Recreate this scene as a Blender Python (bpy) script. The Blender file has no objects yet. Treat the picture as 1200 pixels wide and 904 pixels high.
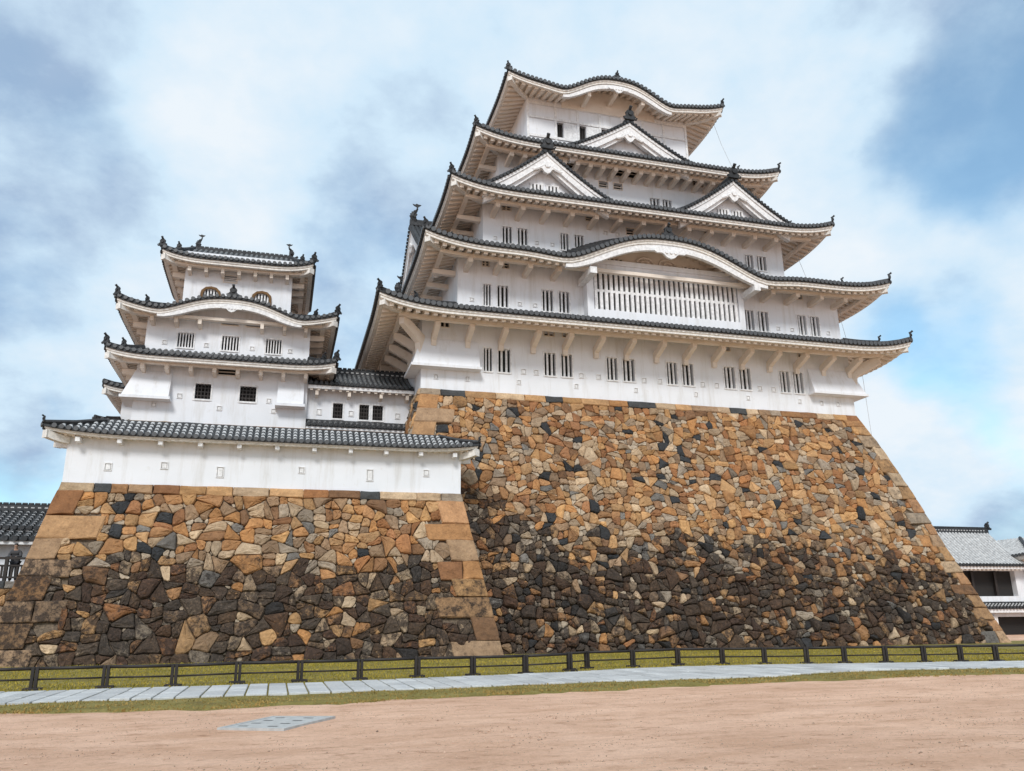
import bpy, math, random
import numpy as np
from mathutils import Vector, Matrix, noise as mnoise

# ------------------------------------------------------------------ camera, sky, sun, exposure
scene = bpy.context.scene
COL = scene.collection
R = math.radians
cam_d = bpy.data.cameras.new('camera')
cam_d.sensor_width = 36.0
cam_d.lens = 950.0 / 1200.0 * 36.0
cam_d.clip_end = 5000
cam = bpy.data.objects.new('camera', cam_d)
COL.objects.link(cam)
_p, _r, _y = R(16.25), R(0.72), R(15.85)
_f = Vector((math.sin(_y) * math.cos(_p), math.cos(_y) * math.cos(_p), math.sin(_p)))
_r0 = Vector((math.cos(_y), -math.sin(_y), 0)); _u0 = _r0.cross(_f)
_ri = math.cos(_r) * _r0 - math.sin(_r) * _u0
_up = math.sin(_r) * _r0 + math.cos(_r) * _u0
_m = Matrix((_ri, _up, -_f)).transposed().to_4x4()
_m.translation = Vector((0, 0, 1.6))
cam.matrix_world = _m
scene.camera = cam

SUN_EL, SUN_AZ = 38.0, 200.0      # azimuth clockwise from +Y (north); the facade looks south
world = bpy.data.worlds.new('World'); scene.world = world
world.use_nodes = True
wt = world.node_tree; wt.nodes.clear()
def wn(t, **k):
    n = wt.nodes.new(t)
    for a, b in k.items(): setattr(n, a, b)
    return n
wo = wn('ShaderNodeOutputWorld'); bg = wn('ShaderNodeBackground'); bg.inputs['Strength'].default_value = 0.1
sky = wn('ShaderNodeTexSky', sky_type='NISHITA', sun_disc=False)
sky.sun_elevation = R(SUN_EL); sky.sun_rotation = R(SUN_AZ)
sky.air_density = 1.0; sky.dust_density = 1.5; sky.ozone_density = 1.5
tc = wn('ShaderNodeTexCoord')
sep = wn('ShaderNodeSeparateXYZ'); wt.links.new(tc.outputs['Generated'], sep.inputs[0])
def wmath(op, a, b=None, c=None, clamp=False):
    n = wn('ShaderNodeMath', operation=op, use_clamp=clamp)
    for i, v in enumerate((a, b, c)):
        if v is None: continue
        if isinstance(v, (int, float)): n.inputs[i].default_value = v
        else: wt.links.new(v, n.inputs[i])
    return n.outputs[0]
zz = wmath('ADD', wmath('MAXIMUM', sep.outputs[2], 0.0), 0.42)
cx_ = wmath('DIVIDE', sep.outputs[0], zz); cy_ = wmath('DIVIDE', sep.outputs[1], zz)
comb = wn('ShaderNodeCombineXYZ'); wt.links.new(cx_, comb.inputs[0]); wt.links.new(cy_, comb.inputs[1])
def wnoise(scale, detail, off, rough=0.55, dist=0.3):
    mp = wn('ShaderNodeMapping'); mp.inputs['Location'].default_value = off
    wt.links.new(comb.outputs[0], mp.inputs[0])
    n = wn('ShaderNodeTexNoise'); n.inputs['Scale'].default_value = scale; n.inputs['Detail'].default_value = detail
    n.inputs['Roughness'].default_value = rough; n.inputs['Distortion'].default_value = dist
    wt.links.new(mp.outputs[0], n.inputs['Vector']); return n.outputs['Fac']
n1 = wnoise(1.5, 9, (3.1, 7.7, 0), .55, .1); n2 = wnoise(3.6, 9, (11.3, 2.2, 5), .58, .15); n3 = wnoise(1.7, 10, (5.0, 4.4, 9), .58, .1)
# broad clearings in the overcast: direction, angular radius, weight
wmp = wn('ShaderNodeTexNoise'); wmp.inputs['Scale'].default_value = 3.0; wmp.inputs['Detail'].default_value = 5
wt.links.new(tc.outputs['Generated'], wmp.inputs['Vector'])
wv1 = wn('ShaderNodeVectorMath', operation='SUBTRACT'); wt.links.new(wmp.outputs['Color'], wv1.inputs[0]); wv1.inputs[1].default_value = (.5, .5, .5)
wv2 = wn('ShaderNodeVectorMath', operation='MULTIPLY_ADD'); wt.links.new(wv1.outputs[0], wv2.inputs[0]); wv2.inputs[1].default_value = (.45, .45, .45)
wt.links.new(tc.outputs['Generated'], wv2.inputs[2])
wdir = wn('ShaderNodeVectorMath', operation='NORMALIZE'); wt.links.new(wv2.outputs[0], wdir.inputs[0])
def clearing(az, el, rad, wgt):
    d = Vector((math.sin(R(az)) * math.cos(R(el)), math.cos(R(az)) * math.cos(R(el)), math.sin(R(el))))
    vm = wn('ShaderNodeVectorMath', operation='DOT_PRODUCT'); vm.inputs[1].default_value = d
    wt.links.new(wdir.outputs[0], vm.inputs[0])
    mr = wn('ShaderNodeMapRange', interpolation_type='SMOOTHSTEP')
    mr.inputs[1].default_value = math.cos(R(rad)); mr.inputs[2].default_value = math.cos(R(rad * .15))
    mr.inputs[3].default_value = 0.0; mr.inputs[4].default_value = wgt
    wt.links.new(vm.outputs['Value'], mr.inputs[0]); return mr.outputs[0]
CLEAR = [(-21, 28, 11, .11), (6, 27, 8, .13), (-9, 34, 8, .06), (-17, 16, 8, .10), (-15, 9, 8, .30), (2, 18, 7, .10),
         (51, 34, 11, .28), (54, 26, 7, .18), (45, 16, 9, .28), (38, 20, 7, .12), (46, 6, 6, .16), (-3, 33, 9, -.10), (34, 33, 11, -.16), (46, 24, 7, -.08),
         (-40, 45, 20, .2), (80, 40, 24, .2), (-70, 30, 25, .2), (150, 40, 30, .15)]
clr = None
for c in CLEAR:
    o = clearing(*c); clr = o if clr is None else wmath('ADD', clr, o)
cov = wmath('ADD', wmath('MULTIPLY', n1, 0.7), wmath('MULTIPLY', n2, 0.35))
cov = wmath('SUBTRACT', cov, clr)
mr = wn('ShaderNodeMapRange', interpolation_type='SMOOTHSTEP')
mr.inputs[1].default_value = 0.12; mr.inputs[2].default_value = 0.46; mr.inputs[3].default_value = 0.26; mr.inputs[4].default_value = 1.0
wt.links.new(cov, mr.inputs[0])
shade = wn('ShaderNodeValToRGB')
shade.color_ramp.elements[0].position = 0.38; shade.color_ramp.elements[0].color = (2.7, 3.6, 4.9, 1)
shade.color_ramp.elements[1].position = 0.47; shade.color_ramp.elements[1].color = (4.55, 5.75, 6.75, 1)
_e = shade.color_ramp.elements.new(0.57); _e.color = (5.9, 6.4, 6.85, 1)
wt.links.new(wmath('SUBTRACT', wmath('ADD', wmath('MULTIPLY', n3, 0.7), wmath('MULTIPLY', n2, 0.3)), wmath('MULTIPLY', clr, .20)), shade.inputs[0])
skyg = wn('ShaderNodeMix', data_type='RGBA', blend_type='MULTIPLY'); skyg.inputs[0].default_value = 1.0
wt.links.new(sky.outputs[0], skyg.inputs[6]); skyg.inputs[7].default_value = (1.28, 1.62, 1.52, 1)
mix = wn('ShaderNodeMix', data_type='RGBA')
wt.links.new(mr.outputs[0], mix.inputs[0]); wt.links.new(skyg.outputs[2], mix.inputs[6]); wt.links.new(shade.outputs[0], mix.inputs[7])
wt.links.new(mix.outputs[2], bg.inputs['Color']); wt.links.new(bg.outputs[0], wo.inputs[0])

sun_d = bpy.data.lights.new('sun', 'SUN'); sun_d.energy = 1.5; sun_d.angle = R(14); sun_d.color = (1.0, 0.98, 0.95)
sun = bpy.data.objects.new('sun', sun_d); COL.objects.link(sun)
_sd = Vector((math.sin(R(SUN_AZ)) * math.cos(R(SUN_EL)), math.cos(R(SUN_AZ)) * math.cos(R(SUN_EL)), math.sin(R(SUN_EL))))
sun.rotation_euler = _sd.to_track_quat('Z', 'Y').to_euler()
sun.location = (0, -20, 60)
scene.view_settings.view_transform = 'Standard'; scene.view_settings.look = 'None'
scene.view_settings.exposure = 0.52; scene.view_settings.gamma = 1.0; scene.view_settings.use_curve_mapping = False

# ------------------------------------------------------------------ materials
MAT = {}
def mat(name, build):
    m = bpy.data.materials.new(name); m.use_nodes = True
    nt = m.node_tree; b = nt.nodes['Principled BSDF']
    def N(t, **k):
        n = nt.nodes.new(t)
        for a, v in k.items(): setattr(n, a, v)
        return n
    def noise_(scale, detail=4, rough=.55, vec=None, stretch=None):
        t = N('ShaderNodeTexCoord'); mp = N('ShaderNodeMapping')
        if stretch: mp.inputs['Scale'].default_value = stretch
        nt.links.new(t.outputs['Object'], mp.inputs[0])
        n = N('ShaderNodeTexNoise'); n.inputs['Scale'].default_value = scale; n.inputs['Detail'].default_value = detail
        n.inputs['Roughness'].default_value = rough; nt.links.new(mp.outputs[0], n.inputs['Vector'])
        return n.outputs['Fac']
    def ramp(fac, stops):
        r = N('ShaderNodeValToRGB'); e = r.color_ramp.elements
        while len(e) < len(stops): e.new(0.5)
        for i, (p, c) in enumerate(stops):
            e[i].position = p; e[i].color = (c[0], c[1], c[2], 1) if isinstance(c, (tuple, list)) else (c, c, c, 1)
        nt.links.new(fac, r.inputs[0]); return r.outputs[0]
    def mul(a, bb, fac=1.0, blend='MULTIPLY'):
        n = N('ShaderNodeMix', data_type='RGBA', blend_type=blend)
        for i, v in ((0, fac), (6, a), (7, bb)):
            if isinstance(v, (int, float)): n.inputs[i].default_value = v
            elif isinstance(v, tuple): n.inputs[i].default_value = (*v, 1)
            else: nt.links.new(v, n.inputs[i])
        return n.outputs[2]
    def bump(h, strength=.3, dist=.02, prev=None):
        n = N('ShaderNodeBump'); n.inputs['Strength'].default_value = strength; n.inputs['Distance'].default_value = dist
        nt.links.new(h, n.inputs['Height'])
        if prev is not None: nt.links.new(prev, n.inputs['Normal'])
        nt.links.new(n.outputs[0], b.inputs['Normal']); return n.outputs[0]
    b.inputs['Roughness'].default_value = .85
    build(b, nt, N, noise_, ramp, mul, bump)
    MAT[name] = m; return m

def m_plaster(b, nt, N, no, ramp, mul, bump):
    base = ramp(no(.5, 5), [(.3, (.77, .79, .82)), (.7, (.83, .85, .885))])
    streak = ramp(no(1.0, 7, .7, stretch=(2.2, 2.2, .25)), [(.50, (1, 1, 1)), (.64, (.90, .885, .86)), (.8, (.74, .715, .67))])
    spots = ramp(no(2.2, 6, .7), [(.62, (1, 1, 1)), (.8, (.86, .83, .78))])
    nt.links.new(mul(mul(base, streak), spots), b.inputs['Base Color'])
    bump(no(9, 5), .15, .01)
mat('plaster', m_plaster)
def m_plaster_eave(b, nt, N, no, ramp, mul, bump):  # dusty plaster tinted warmer; ground bounce under the eaves is put into this colour
    base = ramp(no(.8, 5), [(.3, (.74, .65, .56)), (.7, (.82, .745, .66))])
    nt.links.new(mul(base, ramp(no(3, 5, .7), [(.55, (1, 1, 1)), (.8, (.80, .75, .66))])), b.inputs['Base Color'])
    bump(no(9, 5), .15, .01)
mat('eave_plaster', m_plaster_eave)
def m_tile(b, nt, N, no, ramp, mul, bump):
    nt.links.new(mul(ramp(no(5, 5, .7), [(.3, (.018, .019, .021)), (.6, (.045, .047, .05)), (.8, (.12, .121, .122))]),
                     ramp(no(.6, 3), [(.35, (.75, .75, .75)), (.65, (1.25, 1.25, 1.25))])), b.inputs['Base Color'])
    b.inputs['Roughness'].default_value = .6; b.inputs['Specular IOR Level'].default_value = .3
    bump(no(20, 4), .2, .01)
mat('roof_tile', m_tile)
def m_joint(b, nt, N, no, ramp, mul, bump):
    nt.links.new(ramp(no(4, 5, .7), [(.3, (.28, .28, .28)), (.65, (.62, .62, .61))]), b.inputs['Base Color'])
mat('tile_joint', m_joint)
def m_dark(b, nt, N, no, ramp, mul, bump):
    b.inputs['Base Color'].default_value = (.018, .016, .015, 1)
mat('dark_opening', m_dark)
def m_wood(b, nt, N, no, ramp, mul, bump):
    nt.links.new(ramp(no(6, 6, .6, stretch=(1, 1, 1)), [(.3, (.010, .007, .006)), (.7, (.028, .019, .015))]), b.inputs['Base Color'])
    b.inputs['Roughness'].default_value = .6
    bump(no(30, 4), .3, .004)
mat('dark_wood', m_wood)
def m_stone(b, nt, N, no, ramp, mul, bump):
    at = N('ShaderNodeAttribute', attribute_name='stone_color')
    fine = ramp(no(7, 9, .8), [(.30, (.40, .37, .34)), (.44, (.92, .91, .90)), (.56, (1.05, 1.04, 1.02)), (.74, (1.5, 1.45, 1.36))])
    broad = ramp(no(1.6, 5, .6), [(.3, (.76, .72, .68)), (.7, (1.16, 1.14, 1.1))])
    c = mul(mul(at.outputs['Color'], fine), broad)
    # black lichen where the stain attribute (alpha) and a speckled growth pattern meet
    sp = ramp(no(2.6, 12, .82), [(.30, .2), (.70, .8)])
    ssp = N('ShaderNodeSeparateColor'); nt.links.new(sp, ssp.inputs[0]); sp = ssp.outputs[0]
    ad = N('ShaderNodeMath', operation='ADD'); nt.links.new(sp, ad.inputs[0]); nt.links.new(at.outputs['Alpha'], ad.inputs[1])
    mask = ramp(ad.outputs[0], [(.70, 0.0), (.92, .5), (1.22, .97)])
    dark = mul(mul(mul(c, (.36, .32, .28), .40, 'MIX'), (.135, .12, .115)), ramp(no(9, 7, .8), [(.3, (.3, .3, .3)), (.5, (.9, .9, .9)), (.72, (2.6, 2.5, 2.4))]))
    sx = N('ShaderNodeSeparateColor'); nt.links.new(mask, sx.inputs[0])
    n = N('ShaderNodeMix', data_type='RGBA'); nt.links.new(sx.outputs[0], n.inputs[0]); nt.links.new(c, n.inputs[6]); nt.links.new(dark, n.inputs[7])
    nt.links.new(n.outputs[2], b.inputs['Base Color'])
    b.inputs['Roughness'].default_value = .9
    p = bump(no(3.5, 8, .65), .7, .12)
    bump(no(22, 6, .7), .6, .02, p)
mat('stone', m_stone)
def m_gap(b, nt, N, no, ramp, mul, bump):
    nt.links.new(ramp(no(9, 5, .7), [(.3, (.05, .038, .026)), (.7, (.26, .19, .13))]), b.inputs['Base Color'])
    bump(no(12, 5), .8, .05)
mat('stone_core', m_gap)
def m_sand(b, nt, N, no, ramp, mul, bump):
    base = ramp(no(.35, 6, .6), [(.3, (.70, .44, .30)), (.7, (.86, .57, .405))])
    grains = ramp(no(16, 9, .88), [(.30, (.55, .50, .46)), (.46, (.95, .93, .92)), (.6, (1.05, 1.05, 1.05)), (.75, (1.3, 1.3, 1.3))])
    rake = ramp(no(3.0, 10, .8, stretch=(.6, 1.25, 1)), [(.34, (.60, .50, .42)), (.46, (1, 1, 1)), (.8, (1.1, 1.1, 1.1))])
    patch = ramp(no(.9, 5, .6, stretch=(.6, 1.5, 1)), [(.3, (.86, .80, .74)), (.6, (1.05, 1.05, 1.05))])
    nt.links.new(mul(mul(mul(base, grains), rake), patch), b.inputs['Base Color'])
    b.inputs['Roughness'].default_value = .95
    p = bump(no(3.5, 9, .75, stretch=(.7, 1.6, 1)), .8, .07)
    bump(no(22, 6, .8), .8, .025, p)
mat('sand', m_sand)
def m_lawn(b, nt, N, no, ramp, mul, bump):
    nt.links.new(mul(ramp(no(1.2, 6, .65), [(.3, (.17, .12, .03)), (.5, (.24, .195, .04)), (.7, (.32, .25, .08))]),
                     ramp(no(25, 5, .7), [(.3, (.6, .6, .6)), (.7, (1.3, 1.3, 1.2))])), b.inputs['Base Color'])
    bump(no(30, 5, .7), .8, .05)
mat('lawn', m_lawn)
def m_blade(b, nt, N, no, ramp, mul, bump):
    at = N('ShaderNodeAttribute', attribute_name='blade_color')
    nt.links.new(at.outputs['Color'], b.inputs['Base Color'])
mat('grass_blade', m_blade)
def m_slab(b, nt, N, no, ramp, mul, bump):
    at = N('ShaderNodeAttribute', attribute_name='slab_color')
    nt.links.new(mul(mul(at.outputs['Color'], ramp(no(14, 6, .7), [(.3, (.8, .8, .8)), (.7, (1.12, 1.12, 1.12))])),
                     ramp(no(.8, 4), [(.3, (.85, .86, .88)), (.7, (1.08, 1.08, 1.08))])), b.inputs['Base Color'])
    b.inputs['Roughness'].default_value = .6
    bump(no(25, 5), .3, .01)
mat('slab', m_slab)
def m_concrete(b, nt, N, no, ramp, mul, bump):
    nt.links.new(ramp(no(6, 6, .7), [(.3, (.36, .36, .35)), (.7, (.55, .55, .53))]), b.inputs['Base Color'])
    bump(no(30, 4), .3, .01)
mat('concrete', m_concrete)
def m_metal(b, nt, N, no, ramp, mul, bump):
    nt.links.new(ramp(no(8, 5), [(.3, (.10, .10, .10)), (.7, (.2, .2, .2))]), b.inputs['Base Color'])
    b.inputs['Metallic'].default_value = .6; b.inputs['Roughness'].default_value = .5
mat('metal', m_metal)
def flat(name, c, rough=.8):
    def f(b, nt, N, no, ramp, mul, bump):
        nt.links.new(ramp(no(6, 5), [(.3, tuple(x * .8 for x in c)), (.7, tuple(x * 1.15 for x in c))]), b.inputs['Base Color'])
        b.inputs['Roughness'].default_value = rough
    mat(name, f)
flat('cable', (.5, .5, .5)); flat('eave_trim', (.79, .765, .72)); flat('tile_end', (.075, .078, .082), .5); flat('ochre_frame', (.16, .085, .03)); flat('skin', (.45, .28, .2)); flat('jacket', (.06, .06, .065))
flat('trousers', (.02, .022, .03)); flat('hair', (.012, .01, .009)); flat('white_trim', (.80, .80, .80)); flat('shadow_line', (.40, .39, .38))

# ------------------------------------------------------------------ mesh helpers
class MB:
    def __init__(s): s.v = []; s.f = []; s.m = []; s.c = []
    def add(s, verts, faces, m=0, col=None):
        o = len(s.v); s.v.extend(verts)
        for f in faces:
            s.f.append([i + o for i in f]); s.m.append(m); s.c.append(col)
    def hexa(s, p, m=0, col=None):       # 8 corners: bottom 0-3 ccw, top 4-7
        s.add(p, [(3, 2, 1, 0), (4, 5, 6, 7), (0, 1, 5, 4), (1, 2, 6, 5), (2, 3, 7, 6), (3, 0, 4, 7)], m, col)
    def box(s, x0, x1, y0, y1, z0, z1, m=0, col=None):
        s.hexa([(x0, y0, z0), (x1, y0, z0), (x1, y1, z0), (x0, y1, z0), (x0, y0, z1), (x1, y0, z1), (x1, y1, z1), (x0, y1, z1)], m, col)
    def prism(s, poly, fn, d0, d1, m=0, col=None):   # fn(a, b, d) -> point ; poly in (a, b)
        n = len(poly)
        vs = [fn(a, b, d0) for a, b in poly] + [fn(a, b, d1) for a, b in poly]
        s.add(vs, [tuple(range(n))[::-1], tuple(range(n, 2 * n))] + [(i, (i + 1) % n, n + (i + 1) % n, n + i) for i in range(n)], m, col)
    def sweep(s, rings, m=0, closed=True, caps=True):   # rings: list of equal-length vertex lists
        n = len(rings[0]); o = len(s.v)
        vs = [p for r in rings for p in r]; fs = []
        rng = n if closed else n - 1
        for i in range(len(rings) - 1):
            for j in range(rng):
                fs.append((i * n + j, i * n + (j + 1) % n, (i + 1) * n + (j + 1) % n, (i + 1) * n + j))
        if caps and closed:
            fs.append(tuple(range(n))[::-1]); fs.append(tuple((len(rings) - 1) * n + j for j in range(n)))
        s.add(vs, fs, m)
    def tube(s, pts, rad, k=6, m=0):
        rings = []
        pts = [Vector(p) for p in pts]
        for i, p in enumerate(pts):
            d = (pts[min(i + 1, len(pts) - 1)] - pts[max(i - 1, 0)]).normalized()
            a = Vector((0, 0, 1)) if abs(d.z) < .9 else Vector((0, 1, 0))
            e1 = d.cross(a).normalized(); e2 = d.cross(e1)
            r = rad[i] if isinstance(rad, (list, tuple)) else rad
            rings.append([tuple(p + e1 * r * math.cos(2 * math.pi * j / k) + e2 * r * math.sin(2 * math.pi * j / k)) for j in range(k)])
        s.sweep(rings, m)
    def build(s, name, mats, parent=None, smooth=False, attr=None):
        me = bpy.data.meshes.new(name); me.from_pydata([tuple(p) for p in s.v], [], s.f); 
        for mm in mats: me.materials.append(MAT[mm])
        if len(mats) > 1: me.polygons.foreach_set('material_index', s.m)
        if attr:
            at = me.attributes.new(attr, 'FLOAT_COLOR', 'FACE')
            at.data.foreach_set('color', np.array([(c if c else (.3, .3, .3, 0)) for c in s.c], dtype=np.float32).ravel())
        if smooth: me.polygons.foreach_set('use_smooth', [True] * len(me.polygons))
        me.update()
        o = bpy.data.objects.new(name, me); COL.objects.link(o)
        if parent is not None:
            o.parent = parent
            if parent.matrix_parent_inverse is not None:
                w = parent; loc = Vector((0, 0, 0))
                while w is not None: loc += w.location; w = w.parent
                o.location = -loc
        return o

def thing(name, loc, label, cat, group=None):
    o = bpy.data.objects.new(name, None); COL.objects.link(o); o.location = loc; o.empty_display_size = .5
    tag(o, label, cat, group); return o
def tag(o, label=None, cat=None, group=None, kind=None):
    if label: o['label'] = label
    if cat: o['category'] = cat
    if group: o['group'] = group
    if kind: o['kind'] = kind
    return o
rnd = random.Random(7)

# ------------------------------------------------------------------ setting: ground
def interp(x, tab):
    if x <= tab[0][0]: return tab[0][1]
    for (a, va), (b, vb) in zip(tab, tab[1:]):
        if x <= b: return va + (vb - va) * (x - a) / (b - a)
    return tab[-1][1]
def fbm(x, y, z=0.0, o=4): return mnoise.fractal(Vector((x, y, z)), .6, 2.0, o)

g = MB()
nx = 90
xs = [-900, -300, -120] + [-60 + i * 1.5 for i in range(107)] + [160, 320, 900]
ys = [-300, -60] + [-8 + i * 1.0 for i in range(42)] + [60, 120, 320, 900]
def gz(x, y):
    if -60 < x < 100 and -8 < y < 33: return .025 * fbm(x * .25, y * .25) - .03
    return -.03
vs = [(x, y, gz(x, y)) for y in ys for x in xs]; W_ = len(xs)
g.add(vs, [(j * W_ + i, j * W_ + i + 1, (j + 1) * W_ + i + 1, (j + 1) * W_ + i) for j in range(len(ys) - 1) for i in range(W_ - 1)])
tag(g.build('sand_ground', ['sand'], smooth=True), 'pinkish beige raked sand open ground in front of castle', kind='structure')

PB = [(-14, 24.6), (1.6, 24.6), (5.4, 25.3), (9, 25.9), (11.5, 26.7), (13.5, 26.9), (16.8, 26.6), (21.4, 25.4), (26, 24.3), (40, 23)]
PF = [(-14, 21.0), (1.4, 21.1), (5, 21.4), (8, 21.7), (11, 21.5), (13.6, 21.5), (14.6, 21.9), (15.6, 22.5), (19, 22.4), (23, 21.5), (40, 19.5)]
GF = [(-14, 19.2), (-5, 19.1), (-1.8, 18.6), (1.2, 18.6), (4, 19.1), (6.7, 19.4), (9.6, 19.8), (13, 20.0), (16.5, 20.0), (21, 19.9), (40, 18.9)]
# lawn: one sheet from the ragged front edge to the foot of the stone bases
lw = MB(); nX = 260; X0, X1 = -16.0, 46.0
def lawn_z(x, y):
    b = .012 + .02 * fbm(x * .6, y * .6, 2)
    if y > 28: b += .06 * min(1, (y - 28) / 8)
    return max(b, -.012)
for i in range(nX + 1):
    x = X0 + (X1 - X0) * i / nX
    f = interp(x, GF) + .30 * fbm(x * .9, 1.3) + .10 * fbm(x * 4, 5.1)
    yy = [f, f + .25, f + .8] + [f + .8 + (43.0 - f - .8) * j / 22 for j in range(1, 23)]
    for j, y in enumerate(yy): lw.v.append((x, y, -.06 if j == 0 else (lawn_z(x, y) if j > 1 else .004)))
nY = 25
for i in range(nX):
    for j in range(nY - 1):
        lw.f.append((i * nY + j, (i + 1) * nY + j, (i + 1) * nY + j + 1, i * nY + j + 1)); lw.m.append(0); lw.c.append(None)
tag(lw.build('lawn', ['lawn'], smooth=True), 'low yellow green lawn round the stone path', kind='structure')

# path of pale slabs laid across the walking direction
pa = MB(); x = -14.0; r2 = random.Random(3)
while x < 38:
    w = r2.uniform(.44, .56); yb, yf = interp(x, PB) + r2.uniform(-.05, .05), interp(x, PF) + r2.uniform(-.05, .05)
    cuts = [yf]; 
    while cuts[-1] < yb - .9: cuts.append(cuts[-1] + r2.uniform(.9, 1.7))
    if yb - cuts[-1] < .5: cuts[-1] = yb
    else: cuts.append(yb)
    for a, b in zip(cuts, cuts[1:]):
        t = r2.uniform(.88, 1.08); t *= r2.uniform(.86, 1.05); c = (.60 * t, .60 * t, .585 * t, 1); z = .055 + r2.uniform(-.006, .006)
        sk = -.02
        x0, x1, y0, y1 = x + .022, x + w - .022, a + .014, b - .014
        e = .015
        pa.hexa([(x0, y0, -.05), (x1, y0, -.05), (x1, y1, -.05), (x0, y1, -.05), (x0, y0, z - .01), (x1, y0, z - .01), (x1, y1, z - .01), (x0, y1, z - .01)], 0, c)
        pa.hexa([(x0, y0, z - .0098), (x1, y0, z - .0098), (x1, y1, z - .0098), (x0, y1, z - .0098), (x0 + e, y0 + e, z), (x1 - e, y0 + e, z), (x1 - e, y1 - e, z), (x0 + e, y1 - e, z)], 0, c)
    x += w
tag(pa.build('stone_path', ['slab'], attr='slab_color'), 'pale grey stone slab path along the fence', kind='structure')

# loose grit and clods on the sand
gv = MB(); r5 = random.Random(19)
for k in range(16000):
    y = 5.5 + 13.5 * r5.random() ** 1.15; x = y * math.tan(R(15.85)) + r5.uniform(-.72, .72) * y * 1.05
    if y > interp(x, GF) - .1: continue
    if fbm(x * .5, y * .9, 6) + r5.uniform(-.5, .5) < -.1: continue
    q = r5.random(); sz = r5.uniform(.006, .014) if q < .93 else r5.uniform(.014, .028)
    z = gz(x, y) + sz * .25; a = r5.uniform(0, 6.28); ca, sa = math.cos(a) * sz, math.sin(a) * sz; e = r5.uniform(.6, 1)
    t = r5.uniform(.75, 1.15); c = (.52 * t, .36 * t, .26 * t, 1) if r5.random() < .9 else (.34 * t, .24 * t, .17 * t, 1)
    gv.add([(x + ca, y + sa, z), (x - sa * e, y + ca * e, z), (x - ca, y - sa, z), (x + sa * e, y - ca * e, z), (x + ca * .3, y + sa * .2, z + sz * r5.uniform(.4, .8)), (x, y, z - sz)],
           [(0, 1, 4), (1, 2, 4), (2, 3, 4), (3, 0, 4), (1, 0, 5), (2, 1, 5), (3, 2, 5), (0, 3, 5)], 0, c)
tag(gv.build('gravel', ['grass_blade'], attr='blade_color'), 'loose pinkish grit and small clods on the sand', 'gravel', kind='stuff')

# grass blades on the lawn
gb = MB(); r3 = random.Random(11); nb = 0
for k in range(90000):
    x = r3.uniform(-13, 34)
    y = interp(x, GF) - .25 + (39.5 - interp(x, GF)) * (r3.random() ** 1.35)
    f, b = interp(x, PF), interp(x, PB)
    if f - .02 < y < b + .02: continue
    if y > 38.6 and x < 10.6: continue
    d = y - interp(x, GF)
    nz = fbm(x * .8, y * .8, 4)
    if d < .7 and nz + r3.uniform(-.4, .4) < .15 - d * .4: continue
    h = r3.uniform(.025, .06) * (1.25 if y > b else .8) * (1 + .5 * nz)
    a = r3.uniform(0, 6.28); wd = r3.uniform(.012, .03); z = lawn_z(x, y) - .01
    t = .5 + .5 * fbm(x * .5, y * .5, 8) + r3.uniform(-.3, .3)
    t = min(1, max(0, t))
    c = (.20 + .25 * t, .18 + .15 * t, .014 + .035 * t, 1) if y > b else (.20 + .2 * t, .145 + .12 * t, .03 + .05 * t, 1)
    dx, dy = math.cos(a) * wd, math.sin(a) * wd
    gb.add([(x - dx, y - dy, z), (x + dx, y + dy, z), (x + r3.uniform(-.03, .03), y + r3.uniform(-.03, .03), z + h)], [(0, 1, 2)], 0, c)
tag(gb.build('grass', ['grass_blade'], attr='blade_color'), 'short yellow green grass beside the stone path', 'grass', kind='stuff')

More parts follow.
